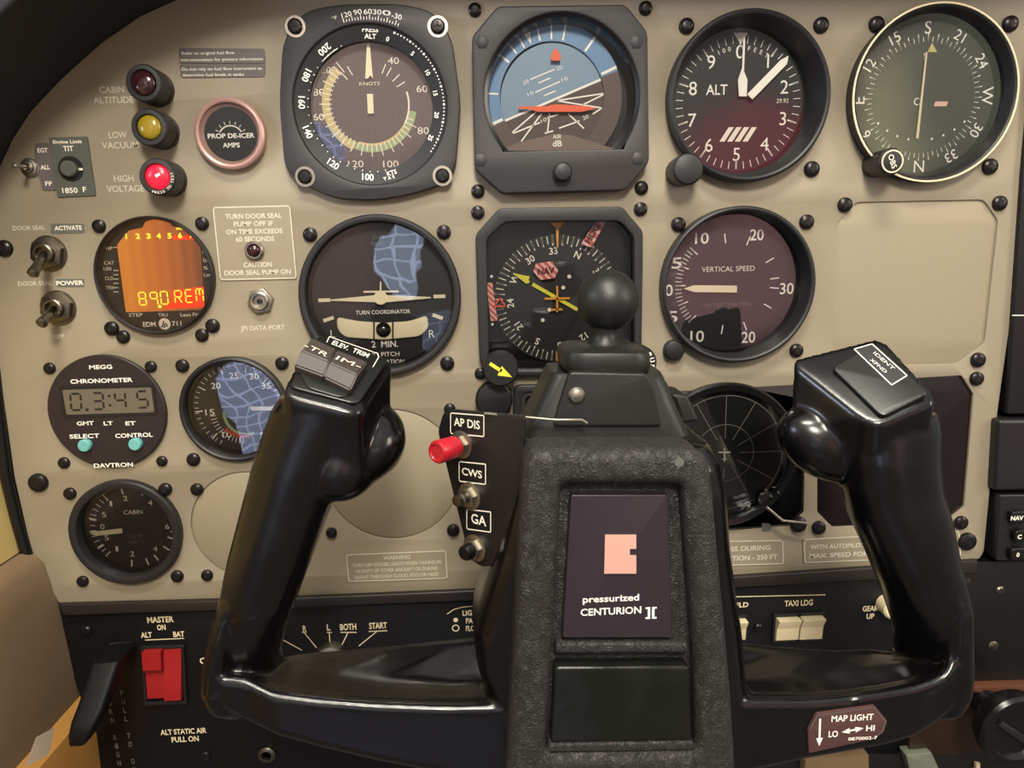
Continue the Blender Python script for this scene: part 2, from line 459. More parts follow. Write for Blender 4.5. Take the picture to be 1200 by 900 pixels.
n=MB(); n.seg(g.L(1086,61,g.dh+2),g.L(1075,162,g.dh+2),.8,'ivory',g.dh+2,1.3,.3); g.part(n,'needle','cream deviation needle')
knob(g,1046,189,17,15,'black',face='black',ring='ivory',txt='OBS',rot=68,label='black OBS knob at lower left')

# ------------------------------------------------------------------ vertical speed indicator
g=Gauge('vertical_speed_indicator','black round vertical speed indicator with needle pointing left at 0','vertical speed indicator',867,335,183,7.5,-7,.88)
g.ring(20,.74,.84,.35,a0=228,a1=312); 
for a in (228,249,270,291,312): g.ring(0,.68,.84,.6,a0=a,a1=a)
for a in (352,22,60,84,96,120,158,188): g.ring(0,.62,.76,.6,a0=a,a1=a)
for t,x,y in (('10',820.5,279),('20',885,275),('5',791,308),('0',782,340),('5',786,371),('10',815,394),('20',875,395),('30',920,338)):
    g.t(t,x+2,y,13,12 if len(t)==1 and t!='0' else (16 if len(t)==2 else 9),bold=.01)
g.t('VERTICAL SPEED',853.5,315,6,62,m='printed'); g.t('100 FEET PER MIN',852,357,4.5,55,m='tape')
g.t('UP',788,322,4,6,m='tape'); g.t('DN',789,356,4,6,m='tape')
g.finish()
n=MB(); n.poly(g.Ls([(862,334.5),(862,342.5),(812,342),(800,338),(812,334)],g.dh),'cream',g.dh+2,.4); g.part(n,'needle')
knob(g,791,411,5,12,'black',label='small black adjusting screw at lower left')

# ------------------------------------------------------------------ turn coordinator
g=Gauge('turn_coordinator','black round turn coordinator with white aeroplane symbol and ball tube','turn coordinator',445,348,194,5,-4,.87,rim=3.2,dialm='dial')
g.t('TURN COORDINATOR',449,365.5,4.6,64,bold=.01); g.t('2  MIN.',451,403,7.5,31,bold=.015)
g.t('NO PITCH',450,415,5,36,bold=.01); g.t('INFORMATION',450,424,5,48,bold=.01)
g.t('L',390,391,9); g.t('R',506,391,9); g.t('D.C.',444,278,4,14,m='tape'); g.t('ELEC.',444,285,4,18,m='tape')
for p,q in (((373,352),(387,351.5)),((508,347.5),(522,347)),((379,376),(391,372)),((507,369),(519,373))):
    g.d.seg(g.L(*p,g.dh),g.L(*q,g.dh),1.8,'cream',g.dh+.1)
g.finish()
n=MB(); tube=rpoly(g.Ls([(395,371),(420,376),(450,378),(480,376),(501,369),(503,384),(492,394),(450,398),(405,395),(396,386)],g.dh),2.5)
n.curve([tube],g.dh,g.dh+2.2,'cream',.8,2); 
for x in (439,461): n.seg(g.L(x,375,g.dh),g.L(x,398,g.dh),.8,'black',g.dh+2.35)
g.part(n,'slip_tube','cream curved ball tube')
n=MB(); u,v=g.L(450,386,g.dh); n.lathe([(3.9*math.cos(a),g.dh+2+3.2*math.sin(a)) for a in [i*PI/16 for i in range(8)]]+[(0,g.dh+5.2)],'gloss_black',u,v,28); g.part(n,'slip_ball')
n=MB(); hh=g.dh+2.2
n.poly(g.Ls([(387,352.5),(387,351),(438,346),(446,345),(455,346),(505,348),(505,349.5),(455,354),(446,355),(438,354)],hh),'cream',hh,.4)
u,v=g.L(446,349,hh); n.lathe([(3.4,hh-.3),(3.4,hh+.4),(0,hh+.7)],'cream',u,v,28)
n.seg(g.L(446,345,hh),g.L(446,330,hh),1,'cream',hh,.6,.3); n.seg(g.L(426,342,hh),g.L(467,341.5,hh),.9,'cream',hh,.9,.3)
g.part(n,'aeroplane_symbol')

# ------------------------------------------------------------------ airspeed indicator (flanged)
g=T('airspeed_indicator','dark grey flanged airspeed indicator with rounded corners and upright white needle, top left','airspeed indicator',434,120,5)
hb=5
fl=rpoly(g.Ls([(356,13),(395,5),(468,4),(508,13),(530,45),(540,120),(534,195),(520,216),(478,229),(438,235),(392,233),(350,214),(333,195),(327,120),(331,48)],hb),6)
mb=MB(); u0,v0=g.L(434,124,hb); rr=92*g.k(434,124,hb)*OUT
mb.curve([fl,circ(u0,v0,rr)],0,hb,'bezel_grey',.7,2); hole_c(434,124,91,0)
mb.lathe([(rr+.1,hb-.4),(rr-.5,hb-1.2),(rr-7.0,hb-3),(rr-7.4,-4),(0,-4)],'dial',u0,v0)
def plate_t(t,px,py,cap,w=None,rot=0,m='white',h=hb,**kw): g.txt(mb,t,px,py,cap,m,h,w,rot,**kw)
for t,x,y,r in (('120',406,17,-14),('90',419,14,-8),('60',431,13.5,-3),('30',442,14,3),('0',453,15,8),('-30',465,19,15)): plate_t(t,x,y,6,10 if len(t)<3 else 12,r,bold=.01)
plate_t('°F',392,21,4,6,-20)
def ringp(r,deg): return pol(u0,v0,r,deg)
for i in range(20): 
    a=-15+i*2; p=ringp(rr+1.5,a); q=ringp(rr+(3.6 if i%3==0 else 2.7),a); mb.seg(p,q,.35,'white',hb+.06)
def ring_t(t,deg,r,cap,flip=0,m='white',h=hb-2.0): 
    u,v=ringp(r,deg); mb.text(t,u,v,cap,m,h+.4,rot=deg+flip,bold=.02)
ring_t('PRESS',3,rr-2.3,2.1); ring_t('ALT',3,rr-5.2,2.1); ring_t('0',18,rr-5,2)
for t,a in (('200',-38),('180',-64),('160',-86),('140',-110)): ring_t(t,a,rr-3.9,3.0,180)
ring_t('120',-143,rr-3.9,3.0,180); ring_t('100',-174,rr-3.9,3.0,180); ring_t('T.A.S.',168,rr-2.6,1.8,180); ring_t('KTS',165,rr-4.8,2.0,180)
for t,a in (('5',42),('10',62),('15',80),('20',98),('25',118)): ring_t(t,a,rr-5,2)
for i in range(40):
    a=22+i*2.7; mb.disc(*ringp(rr-1.6,a),.35 if i%5 else .55,'white',hb-.9,10)
for i in range(24):
    a=-190+i*7.2; p,q=ringp(rr-6.2,a),ringp(rr-(6.8 if i%3 else 7.0),a); mb.seg(p,q,.35,'white',hb-2.3)
mb.arc(u0,v0,rr-6.9,rr-6.5,-45,-28,'white',hb-2.2,12)
g.part(mb,'bezel')
dh=-3.5; d=MB(); u0,v0=g.L(434,122,dh); rd=80*g.k(434,122,dh); d.poly(circ(u0,v0,rd),'dial_grey',dh)
for t,x,y in (('40',461,71),('60',494.5,104),('80',496,153),('100',458,192),('120',417,192),('140',378,182),('160',371,137),('180',371,108),('200',385,82)):
    g.txt(d,t,x,y,8,'printed',dh,13 if len(t)==2 else 18)
d.arc(u0,v0,43*.42,45*.42,73,180,'printed',dh+.06); d.arc(u0,v0,45*.42,53*.42,100,215,'green',dh+.07); d.arc(u0,v0,43*.42,46*.42,120,200,'ring_yellow',dh+.08)
d.arc(u0,v0,46*.42,55*.42,205,318,'ring_yellow',dh+.08)
for i in range(34):
    a=-38+i*-6.4; p,q=pol(u0,v0,44*.42,a),pol(u0,v0,(52 if i%2 else 58)*.42,a)
    if a<-38-1e-6 or i==0: d.seg(p,q,.45,'printed',dh+.1)
for a in (-30,-42,25,34,48,60): d.seg(pol(u0,v0,36*.42,a),pol(u0,v0,47*.42,a),.5,'printed',dh+.1)
g.txt(d,'KNOTS',433,98,4,'printed',dh,24)
g.part(d,'dial')
n=MB(); h2=dh+2
n.poly(g.Ls([(430.5,38),(432,38),(437,92),(434,88),(431,92),(428,92)],h2),'cream',h2,.4); n.poly(g.Ls([(430,110),(437,110),(438,133),(431,133)],h2),'cream',h2,.4); g.part(n,'needle')
n=MB(); u0,v0=g.L(434,122,1); n.poly(circ(u0,v0,85*g.k(434,122,1)),'glass',.8); g.part(n,'glass_cover')
for x,y in ((346,31),(513,31),(357.5,207),(518.5,206)):
    n=MB(); u,v=g.L(x,y,hb); n.arc(u,v,3.4,4.7,0,360,'steel',hb+.1); n.lathe([(3.4,hb-1),(3.4,hb+.8),(2.6,hb+1.5),(0,hb+1.7)],'screw',u,v,24); n.seg((u-2,v),(u+2,v),.6,'screw_slot',hb+1.8); n.seg((u,v-2),(u,v+2),.6,'screw_slot',hb+1.8)
    g.part(n,'screw')

# ------------------------------------------------------------------ attitude indicator (flanged)
g=T('attitude_indicator','dark octagonal attitude indicator with blue sky, brown ground and orange wings','attitude indicator',657,115,8)
hb=8
fl=rpoly(g.Ls([(583,7),(733,5),(759,37),(761,190),(733,223),(588,227),(556,198),(553,43)],hb),2.5)
u0,v0=g.L(659,113,hb); rr=91*g.k(659,113,hb)
win=[pol(u0,v0,rr,a) for a in range(-129,130,4)]
win[0]=(win[0][0],v0-rr*.66); win[-1]=(win[-1][0],v0-rr*.66)
mb=MB(); mb.curve([fl,win],0,hb,'bezel_grey',.8,2); hole_c(658,117,88,0)
mb.lathe([(rr+.2,hb-1),(rr-1.5,hb-2),(rr-3,-7),(0,-7)],'gloss_black',u0,v0)
g.part(mb,'bezel')
hs=-2.5; d=MB(); uc,vc=g.L(647,114,hs); r1=82*g.k(647,114,hs); r2=r1*.745
def half(mb,cu,cv,ra,rb,a0,a1,m,h): mb.arc(cu,cv,ra,rb,a0,a1,m,h,48)
half(d,uc,vc,r2,r1,-114,70,'sky',hs+.1); half(d,uc,vc,r2,r1,70,246,'earth',hs+.1)
for a,w,l in ((-86,.9,1),(-52,1.1,1),(-40,.8,.6),(-30,.8,.6),(-12,.8,.7),(0,.8,.8),(12,.9,.9),(38,1.1,1),(67,1.3,1),(-112,1.4,.7)):
    d.seg(pol(uc,vc,r2+.8,a),pol(uc,vc,r2+(r1-r2)*l,a),w,'white',hs+.2)
d.poly([pol(uc,vc,r2+.5,-22),pol(uc,vc,r1*.93,-25),pol(uc,vc,r1*.93,-18.5)],'white',hs+.2)
g.part(d,'bank_ring','blue and brown bank angle ring')
# inner drum: slightly domed disc, split by the tilted horizon
d=MB(); hi=hs-1.2
u1,v1=g.L(650,118,hi); r3=r2*1.04; tilt=-23.5
a_h=90+tilt
off=g.L(648,119,hi); 
def pt(x,y): return g.L(x,y,hi)
H0,H1=pt(591,142),pt(705,95)
ang=math.degrees(math.atan2(H1[1]-H0[1],H1[0]-H0[0]))
pts=[pol(u1,v1,r3,a) for a in range(0,360,4)]
nx,ny=-(H1[1]-H0[1]),(H1[0]-H0[0])
side=lambda p:(p[0]-H0[0])*nx+(p[1]-H0[1])*ny
def clip(P,sg):
    out=[]
    for i in range(len(P)):
        a,b=P[i],P[(i+1)%len(P)]; sa,sb=sg*side(a),sg*side(b)
        if sa>=0: out.append(a)
        if sa*sb<0: t=sa/(sa-sb); out.append((a[0]+(b[0]-a[0])*t,a[1]+(b[1]-a[1])*t))
    return out
d.poly(clip(pts,1),'sky_inner',hi+.1); d.poly(clip(pts,-1),'earth_dark',hi+.1)
def ln(x0,y0,x1,y1,w=.7,m='white'): d.seg(pt(x0,y0),pt(x1,y1),w,m,hi+.2)
def cz(x,y): return (560+x/5.295,20+y/5.295)   # reading taken from an enlarged view
def ln2(a,b,c_,e,w=.7): p,q=cz(a,b),cz(c_,e); ln(p[0],p[1],q[0],q[1],w)
ln2(165,645,762,388,1.1)
for a in ((325,388,475,325),(375,410,450,378),(355,468,510,400),(408,490,482,458)): ln2(*a,.6)
for a in ((480,520,798,472),(798,472,650,545),(480,518,770,565),(770,565,712,602),(360,590,195,732),(195,732,385,655),(395,600,262,782),(445,600,432,715),(415,722,468,706),(560,600,658,692),(503,690,630,645),(430,625,500,605)): ln2(*a,.7)
for t,x,y,r in (('20',297,403,ang),('20',505,315,ang),('10',326,475,ang),('10',538,385,ang),('10',408,640,ang),('20',668,622,ang)):
    p=cz(x,y); g.txt(d,t,p[0],p[1],4.5,'white',hi+.2,7,-ang)
g.part(d,'horizon_drum','tilted sky and ground drum')
d=MB(); d.poly(g.Ls([(586,176.5),(610,166),(650,157),(668,158),(700,168),(727,176.5)],-1),'earth_light',-1,.4)
g.txt(d,'AIR',653,160,5,'white',-1,10,bold=.01); g.txt(d,'dB',653,168,7,'white',-1,11,bold=.02); g.part(d,'lower_mask','brown lower mask with white maker mark')
d=MB(); h2=-1
d.poly(g.Ls([(608,124.5),(640,124.5),(651,122),(690,124.5),(699,127),(682,131),(630,131),(621,127.5),(608,127.5)],h2),'orange',h2,.5)
g.part(d,'wing_bar','orange miniature wings')
d=MB(); d.poly(g.Ls([(651,56),(657,64),(657,71),(646,71),(646,64)],h2),'orange',h2,.5); g.part(d,'bank_pointer','orange bank pointer')
n=MB(); n.poly(circ(u0,v0,rr-1.6),'glass',hb-4); g.part(n,'glass_cover')
knob(g,660,201,13,11,'black',h0=7,label='small black knob below the horizon',face='bezel')
for x,y in ((565,49),(746,49),(563,188),(748,186)):
    n=MB(); u,v=g.L(x,y,hb); n.lathe([(3.2,hb-.5),(3.2,hb+.2),(2.4,hb+.5),(0,hb+.5)],'bezel_grey',u,v,6); g.part(n,'screw')

# ------------------------------------------------------------------ heading indicator (flanged)
g=T('heading_indicator','black octagonal heading indicator with compass card, NAV flag and yellow course arrow','heading indicator',655,340,6)
hb=6
fl=rpoly(g.Ls([(585,244),(729,242),(754,271),(752,418),(735,440),(583,441),(562,424),(557,275)],hb),2.5)
winp=rpoly(g.Ls([(570,280),(592,260),(727,259),(743,277),(744,424),(733,434),(590,434),(573,420)],hb),3)
mb=MB(); mb.curve([fl,winp],0,hb,'bezel',.7,2); hole_p([(570,262),(745,259),(742,432),(572,434)],3)
mb.hexa([(a,b,h) for h in (-8,-7) for a,b in g.Ls([(566,442),(750,440),(750,250),(562,254)],0)],'gloss_black')
g.part(mb,'bezel')
hd=-5; d=MB(); u0,v0=g.L(653,350,hd); kk=g.k(653,350,hd); rr=73*kk
d.poly(circ(u0,v0,rr+.6),'dial',hd)
base=-334
d.ticks(u0,v0,rr*.87,rr*.99,base,base+360,72,.45,'printed',hd+.1); d.ticks(u0,v0,rr*.84,rr,base,base+360,36,.6,'printed',hd+.1)
for i,t in enumerate(['N','3','6','E','12','15','S','21','24','W','30','33']):
    a=base+30*i; u,v=pol(u0,v0,rr*.755,a); d.text(t,u,v,3.4,'printed',hd+.1,rot=a,bold=.015)
for x,y in ((667,324),(660,337),(644,363),(636,375)): d.disc(*g.L(x,y,hd),1.0,'printed',hd+.12,16)
g.part(d,'compass_card')
d=MB(); h2=hd+1.6
def L2(x,y): return g.L(x,y,h2)
d.poly([L2(601,320),L2(621,324),L2(617,333)],'yellow',h2+.15,.4); d.seg(L2(612,326),L2(620,331),1.6,'yellow',h2,th=.3)
d.seg(L2(624,333),L2(677,363),1.8,'yellow',h2,th=.3)
g.part(d,'course_arrow','yellow course arrow')
d=MB(); d.poly([L2(675,364),L2(679,366),L2(662,398),L2(658,396)],'screw_slot',h2,.3); g.part(d,'course_tail','black tail of the course arrow')
d=MB(); h3=hd+3
def L3(x,y): return g.L(x,y,h3)
for p,q,w in (((653,335),(653,366),1.0),((638,350),(668,349.5),1.0),((645,363),(659,362.5),1.0)): d.seg(L3(*p),L3(*q),w,'amber',h3,th=.3)
g.part(d,'aircraft_symbol','orange aircraft symbol'); d=MB(); d.seg(L3(653,412),L3(653,423),1.2,'amber',h3,th=.2); g.part(d,'lubber_line','lower orange lubber mark'); d=MB(); d.poly([L3(644,260),L3(662,260),L3(655,268),(L3(654,290)),L3(652.5,290),L3(651.5,268)],'amber',h3,.2)
g.part(d,'lubber_line','upper orange lubber mark')
def striped(pts,m0,m1,name,label,txt,tp,w,rot,n=4,cap=7):
    d=MB(); P=[L3(*p) for p in pts]; d.poly(P,m0,h3,.3)
    us=[p[0] for p in P]; vs=[p[1] for p in P]
    # diagonal stripes clipped to the flag
    s0=min(a+b for a,b in P); s1=max(a+b for a,b in P)
    for i in range(n):
        lo=s0+(s1-s0)*(i+.15)/n; hi_=s0+(s1-s0)*(i+.6)/n; Q=list(P)
        for sg,lim in ((1,lo),(-1,-hi_)):
            out=[]
            for j in range(len(Q)):
                a,b=Q[j],Q[(j+1)%len(Q)]; sa,sb=sg*(a[0]+a[1])-lim,sg*(b[0]+b[1])-lim
                if sa>=0: out.append(a)
                if sa*sb<0: t=sa/(sa-sb); out.append((a[0]+(b[0]-a[0])*t,a[1]+(b[1]-a[1])*t))
            Q=out
            if len(Q)<3: break
        if len(Q)>=3: d.poly(Q,m1,h3+.06)
    if txt: g.txt(d,txt,tp[0],tp[1],cap,'red_dark',h3+.1,w,rot,bold=.05)
    g.part(d,name,label)
striped([(628,309),(647,306),(654,317),(650,326),(633,328),(625,318)],'flag_red','flag_white','nav_flag','red and pink striped NAV flag','NAV',(640,317.5),20,-3)
striped([(699,258),(711,258),(693,290),(681,286)],'flag_red','flag_white','heading_flag','red and pink striped HDG flag','HDG',(694,274),24,-57)
striped([(570,331),(577,331),(583,376),(575,376)],'flag_red','flag_white','glideslope_flag','red and pink striped side flag','',(0,0),0,0,7)
d=MB(); d.path([L3(579,359),L3(592,359),L3(586,349)],.8,'orange',h3+.1,True); 
for x,y in ((576,324),(577,380)): d.disc(*L3(x,y),.7,'white',h3)
g.part(d,'glideslope_pointer','orange glideslope triangle')
n=MB(); n.poly(winp,'glass',1.5); g.part(n,'glass_cover')
def arrow_knob():
    u,v=g.L(587,433,17); r=20.5*g.k(587,433,17)
    mb=MB(); mb.lathe([(r*.5,0),(r*.5,6),(r*.95,7),(r,9),(r,16),(r-.7,17),(0,17)],'black',u,v,40)
    P=lambda x,y: g.L(x,y,17.1)
    mb.seg(P(574,426),P(588,435),1.7,'yellow',17.1); mb.poly([P(588,429),P(600,442),P(583,440)],'yellow',17.1)
    g.part(mb,'knob','black course knob with yellow arrow')
    u,v=g.L(749,426,17); r=21*g.k(749,426,17)
    mb=MB(); mb.lathe([(r*.5,0),(r*.5,6),(r*.95,7),(r,9),(r,16),(r-.7,17),(0,17)],'black',u,v,40)
    for i,c in enumerate('PUSH'): 
        a=50+i*26; uu,vv=pol(u,v,r*.74,a); mb.text(c,uu,vv,2.4,'white',17.08,rot=a,bold=.02)
    P=lambda x,y: g.L(x,y,17.1); mb.poly([P(748,430),P(757,430),P(753,423)],'orange',17.1)
    g.part(mb,'knob','black heading knob marked PUSH')
arrow_knob()

# ------------------------------------------------------------------ engine monitor
g=Gauge('engine_monitor','round engine monitor with lit orange screen reading 890','engine monitor',179,323.5,143,4.5,-1.5,.965,rim=1.2,dialm='plum',inner='plum')
hd=g.dh
g.t('STEP',159,369,4,16); g.t('TRU',191,369,4,11); g.t('Lean Find',224,368.5,4,25); g.t('EDM',175,380,5.4,15,bold=.02); g.t('711',207,379,5.4,11,bold=.01)
u,v=g.L(193,379.5,hd); g.d.disc(u,v,2.9,'printed',hd+.08); g.d.text('Jp',u,v,2.6,'plum',hd+.12,rot=20,bold=.03)
for t,x,y,w in (('HP',128,291,8),('CAT',128,308,12),('100',126,315,9),('CLD',128,326,10),('TRK',129,337,10),('EGT',241,295,8),('OIL',242,305,8),('%',241,314,5),('Limit',245,322,12)): g.t(t,x,y,4,w,m='printed')
for y in (290,317,322,327,332,337,342): g.d.seg(g.L(133 ,y,hd),g.L(139,y,hd),.4,'printed',hd+.08)
g.t('TIT',161,264,3,9,m='tape'); g.t('HRS',205,262,3,9,m='tape'); g.d.disc(*g.L(140,266.5,hd),.8,'red_bright',hd+.08)
g.finish()
sc=MB(); scr=g.Ls([(137,287),(151,270),(167,267),(170,260),(183,256),(197,258),(201,265),(227,271),(234,283),(239.5,360),(237,363),(147.5,366)],hd+.5)
sc.curve([rpoly(scr,.8)],hd,hd+.5,'lcd_orange')
sc.poly(g.Ls([(201,352),(201,340),(239,336),(239.5,360),(192,362)],hd+.5),'lcd_red',hd+.53)
sc.poly(g.Ls([(203,276),(203,281),(233,281),(230,276)],hd+.5),'lcd_red',hd+.53)
for i,x in enumerate((148,161.5,174,186,198.7,211,224)): g.txt(sc,str(i+1),x,277-.2*i,6,'lcd_lit',hd+.5,None if i==0 else 5,bold=.03)
sc.seg(g.L(207,268,hd),g.L(215,268,hd),1,'lcd_lit',hd+.6)
SEGS={'0':'abcdef','1':'bc','2':'abged','3':'abgcd','4':'fgbc','5':'afgcd','6':'afgedc','7':'abc','8':'abcdefg','9':'abcfg','R':'abefgk','E':'adefg','M':'abcefm'}
def seven(th,mb,ch,px,py,wpx,hpx,m,h,w=.55,slant=.0):
    u,v=th.L(px,py,h); k=th.k(px,py,h); a=wpx*k/2; b=hpx*k/2; g_=.18
    S={'a':((-a,b),(a,b)),'b':((a,b),(a,0)),'c':((a,0),(a,-b)),'d':((-a,-b),(a,-b)),'e':((-a,0),(-a,-b)),'f':((-a,b),(-a,0)),'g':((-a,0),(a,0)),'k':((0,0),(a,-b)),'m':((0,b),(0,-b*.1))}
    for c in SEGS[ch]:
        (x0,y0),(x1,y1)=S[c]; dx,dy=x1-x0,y1-y0; L=math.hypot(dx,dy); gx,gy=dx/L*w*.6,dy/L*w*.6
        x0+=gx;y0+=gy;x1-=gx;y1-=gy
        mb.seg((u+x0+slant*y0,v+y0),(u+x1+slant*y1,v+y1),w,m,h+.08)
for c,x,y in (('8',167,350),('9',180.5,350),('0',192.5,349),('R',209,348),('E',221.5,347),('M',234,346)):
    seven(g,sc,c,x,y,8,15,'lcd_lit',hd+.55,.6)
sc.disc(*g.L(188,359,hd),.8,'lcd_lit',hd+.62)
g.part(sc,'screen','lit orange display')

# ------------------------------------------------------------------ chronometer
g=T('chronometer','flat round chronometer with grey digital display above two teal buttons','clock',125,483,2.5)
R=69.5*g.k(125,483,2.5); hb=2.5; hole_c(125,483,66,0)
mb=MB(); mb.lathe([(R-.3,0),(R,.3),(R,hb-.5),(R-.5,hb),(0,hb)],'plum'); 
for t,x,y,c,w in (('MEGG',118,430,4.6,27),('CHRONOMETER',119,446,4.8,73),('GMT',100,496,4.4,20),('LT',127,496,4.4,11),('ET',153,496,4.4,12),('SELECT',99,511,4.8,35),('CONTROL',157,510,4.8,44),('DAVTRON',133,545,4.8,46)):
    g.txt(mb,t,x,y,c,'white',hb,w,bold=.02)
g.part(mb,'face')
mb=MB(); P=rpoly(g.Ls([(69,453),(180,450),(184,486),(75,490)],hb+.4),1.2); mb.curve([P],hb,hb+.4,'black')
P=rpoly(g.Ls([(73,457),(177,454),(181,483),(78,486)],hb+.5),1); mb.curve([P],hb+.3,hb+.55,'lcd')
for c,x,y in (('0',89,471),('3',115,470),('4',141,469),('5',167,468)): seven(g,mb,c,x,y,12,20,'lcd_ink',hb+.6,1.0,.06)
mb.disc(*g.L(102,480,hb+.6),.8,'lcd_ink',hb+.7); mb.disc(*g.L(128,464,hb+.6),.7,'lcd_ink',hb+.7); mb.disc(*g.L(129,475,hb+.6),.7,'lcd_ink',hb+.7)
g.part(mb,'display','grey digital display reading 0.3:4 5')
for x,y,nm in ((97.5,523,'teal select button'),(157,521.5,'teal control button')):
    mb=MB(); u,v=g.L(x,y,hb+3); r=7.5*g.k(x,y,hb+3); mb.lathe([(r,hb),(r,hb+2.3),(r-.5,hb+3),(0,hb+3)],'teal',u,v,32); g.part(mb,'button',nm)

# ------------------------------------------------------------------ engine gauge half hidden behind left grip
g=Gauge('fuel_flow_gauge','small black round gauge numbered 10 to 35 behind the left yoke grip','gauge',273,481,130,4,-4.5,.85,rim=2.2)
g.ring(40,.88,.97,.3,a0=-150,a1=150); 
for a in (-138,-95,-60,-20,16,48): g.ring(0,.8,.97,.6,a0=a,a1=a)
for t,x,y in (('20',253,452),('25',274,440),('30',298,441),('35',312,452),('15',246,483),('10',266,509),('5',307,510),('0',310,519)): g.t(t,x,y,7,11 if len(t)==2 else 5,bold=.01)
g.t('GPH',283,463,4,12,m='tape')
g.d.arc(3,-4,10,11.5,-80,-200,'green',g.dh+.07); g.d.arc(2,-3,12,14,-130,-190,'redmark',g.dh+.08); g.d.ticks(2,-3,14,17,-95,-175,12,.35,'printed',g.dh+.09)
g.finish()
n=MB(); n.poly(g.Ls([(294,475.5),(324,475.5),(324,480),(296,480)],g.dh),'white',g.dh+2,.4); g.part(n,'needle')

# ------------------------------------------------------------------ cabin rate gauge
g=Gauge('cabin_rate_gauge','small black round cabin climb gauge with white needle pointing left, lowest on the panel','gauge',145,626,134,4.5,-5,.80,rim=4)
g.ring(12,.84,.97,.4,a0=225,a1=325)
for a in (225,240,265,285,325,352,22,110,128,150,165,188): g.ring(0,.82,.99,.8,a0=a,a1=a)
for t,x,y in (('1',130,590),('2',147,584),('4',176,589),('5',122,603),('0',120,617),('5',125,630),('1',137,643),('2',155,649),('4',182,643),('6',196,617)): g.t(t,x,y,6,3 if t=='1' else 5,m='printed')
g.t('CABIN',156,600,5,22,m='printed'); g.t('CLIMB',158,628,4,18,m='tape'); g.t('1000 FT',160,635,4,18,m='tape')
g.d.path(g.Ls([(199,611),(204,611),(205,623),(200,623)],g.dh),.7,'white',g.dh+.08)
g.finish()
n=MB(); n.poly(g.Ls([(145,617.5),(145.5,623),(116,626),(108,624),(116,621)],g.dh),'cream',g.dh+2,.4); g.part(n,'needle')

# ------------------------------------------------------------------ prop de-icer ammeter
g=Gauge('deicer_ammeter','tiny round ammeter with pinkish metal ring marked PROP DE-ICER AMPS','ammeter',268,156,84,5,2,.74,rim=2.2,bezm='pink_metal',inner='pink_metal')
g.t('PROP DE-ICER',271,159,5.4,55,bold=.03); g.t('AMPS',271,170,5.4,20,bold=.03)
g.d.arc(0,-2,5.5,6.1,-60,60,'printed',g.dh+.07); g.d.ticks(0,-2,6.5,8,-60,60,6,.3,'printed',g.dh+.07)
g.finish()

# ------------------------------------------------------------------ storm scope
g=T('storm_scope','square dark instrument with round polar-grid screen behind the right of the yoke hub','stormscope',850,535,0)
P=g.Ls(SCOPE_OCT,0)
hole_p(SCOPE_OCT,1)
mb=MB(); u0,v0=g.L(850,535,4); r=88*g.k(850,535,4)*.98
mb.curve([rpoly(P,1.2),circ(u0,v0,r-1)],-2.5,-.4,'plum',.3,1)
mb.lathe([(r,-1),(r,3),(r-1,4),(r-4,3.6),(r-6,-4),(0,-4)],'gloss_black',u0,v0)
g.part(mb,'bezel')
d=MB(); hs=-1; u0,v0=g.L(849,531,hs); k=g.k(849,531,hs)
d.lathe([(77*k,hs-3),(77*k,hs-.2),(0,hs)],'scope_face',u0,v0)
d.arc(u0,v0,67.6*k,68.4*k,0,360,'tape2',hs+.1,72); d.arc(u0,v0,33.6*k,34.3*k,0,360,'tape2',hs+.1,60)
for i in range(12):
    a=i*30; d.seg(pol(u0,v0,18*k,a),pol(u0,v0,(73 if a==180 else 68)*k,a),.35,'tape2',hs+.12)
d.seg(g.L(849,525,hs),g.L(849,541,hs),.7,'white',hs+.15); d.seg(g.L(842,530,hs),g.L(856,530,hs),.7,'white',hs+.15); d.seg(g.L(846,538,hs),g.L(852,538,hs),.5,'white',hs+.15)
g.part(d,'screen','round grey screen with polar grid'); d=MB(); d.poly(circ(*g.L(850,535,1.5),80*k),'glass',1.5); g.part(d,'glass_cover')
d=MB(); h=5
for x,y,a in ((891,579,0),(896,574,0),(902,580,40),(905,571,0),(911,576,40),(889,585,50),(880,596,-20)): 
    p=g.L(x,y,h); q=(p[0]+1.8*math.cos(math.radians(a)),p[1]-1.8*math.sin(math.radians(a))); d.seg(p,q,.7,'tape',h)
d.lathe([(4.6,0),(4.6,2),(4.2,2.6),(0,2.6)],'black',*g.L(896,584,0),30)
g.part(d,'range_knob','black range knob with white marks')
d=MB(); 
def LB(x,y,h): a=g.L(x,y,h); return (a[0],a[1],h)
d.tube([LB(898,594,6),LB(917,610,7),LB(946,613,8)],.75,'steel'); g.part(d,'lever','bright bent metal lever')
d=MB(); d.curve([rpoly(g.Ls([(893,614),(903,614),(903,622),(893,622)],0),.6)],-1,.3,'tape'); g.part(d,'indicator_tab')

# ------------------------------------------------------------------ second navigation head mostly behind the hub
g=T('navigation_head','black square navigation head under the heading indicator, mostly behind the yoke hub','navigation indicator',690,540,4)
fl=rpoly(g.Ls([(602,452),(770,448),(772,628),(598,632)],4),4); wi=rpoly(g.Ls([(611,460),(762,456),(763,620),(607,624)],4),4); w2=rpoly(g.Ls([(616,465),(757,461),(758,615),(612,619)],4),3)
mb=MB(); mb.curve([fl,wi],0,4,'bezel',.6,2); mb.curve([wi],0,1,'gloss_black'); mb.curve([wi,w2],1,2.5,'bezel_grey',.3,1); g.part(mb,'bezel')
knob(g,579,469,9,22,'gloss_black',h0=0,label='black knob at the upper left')
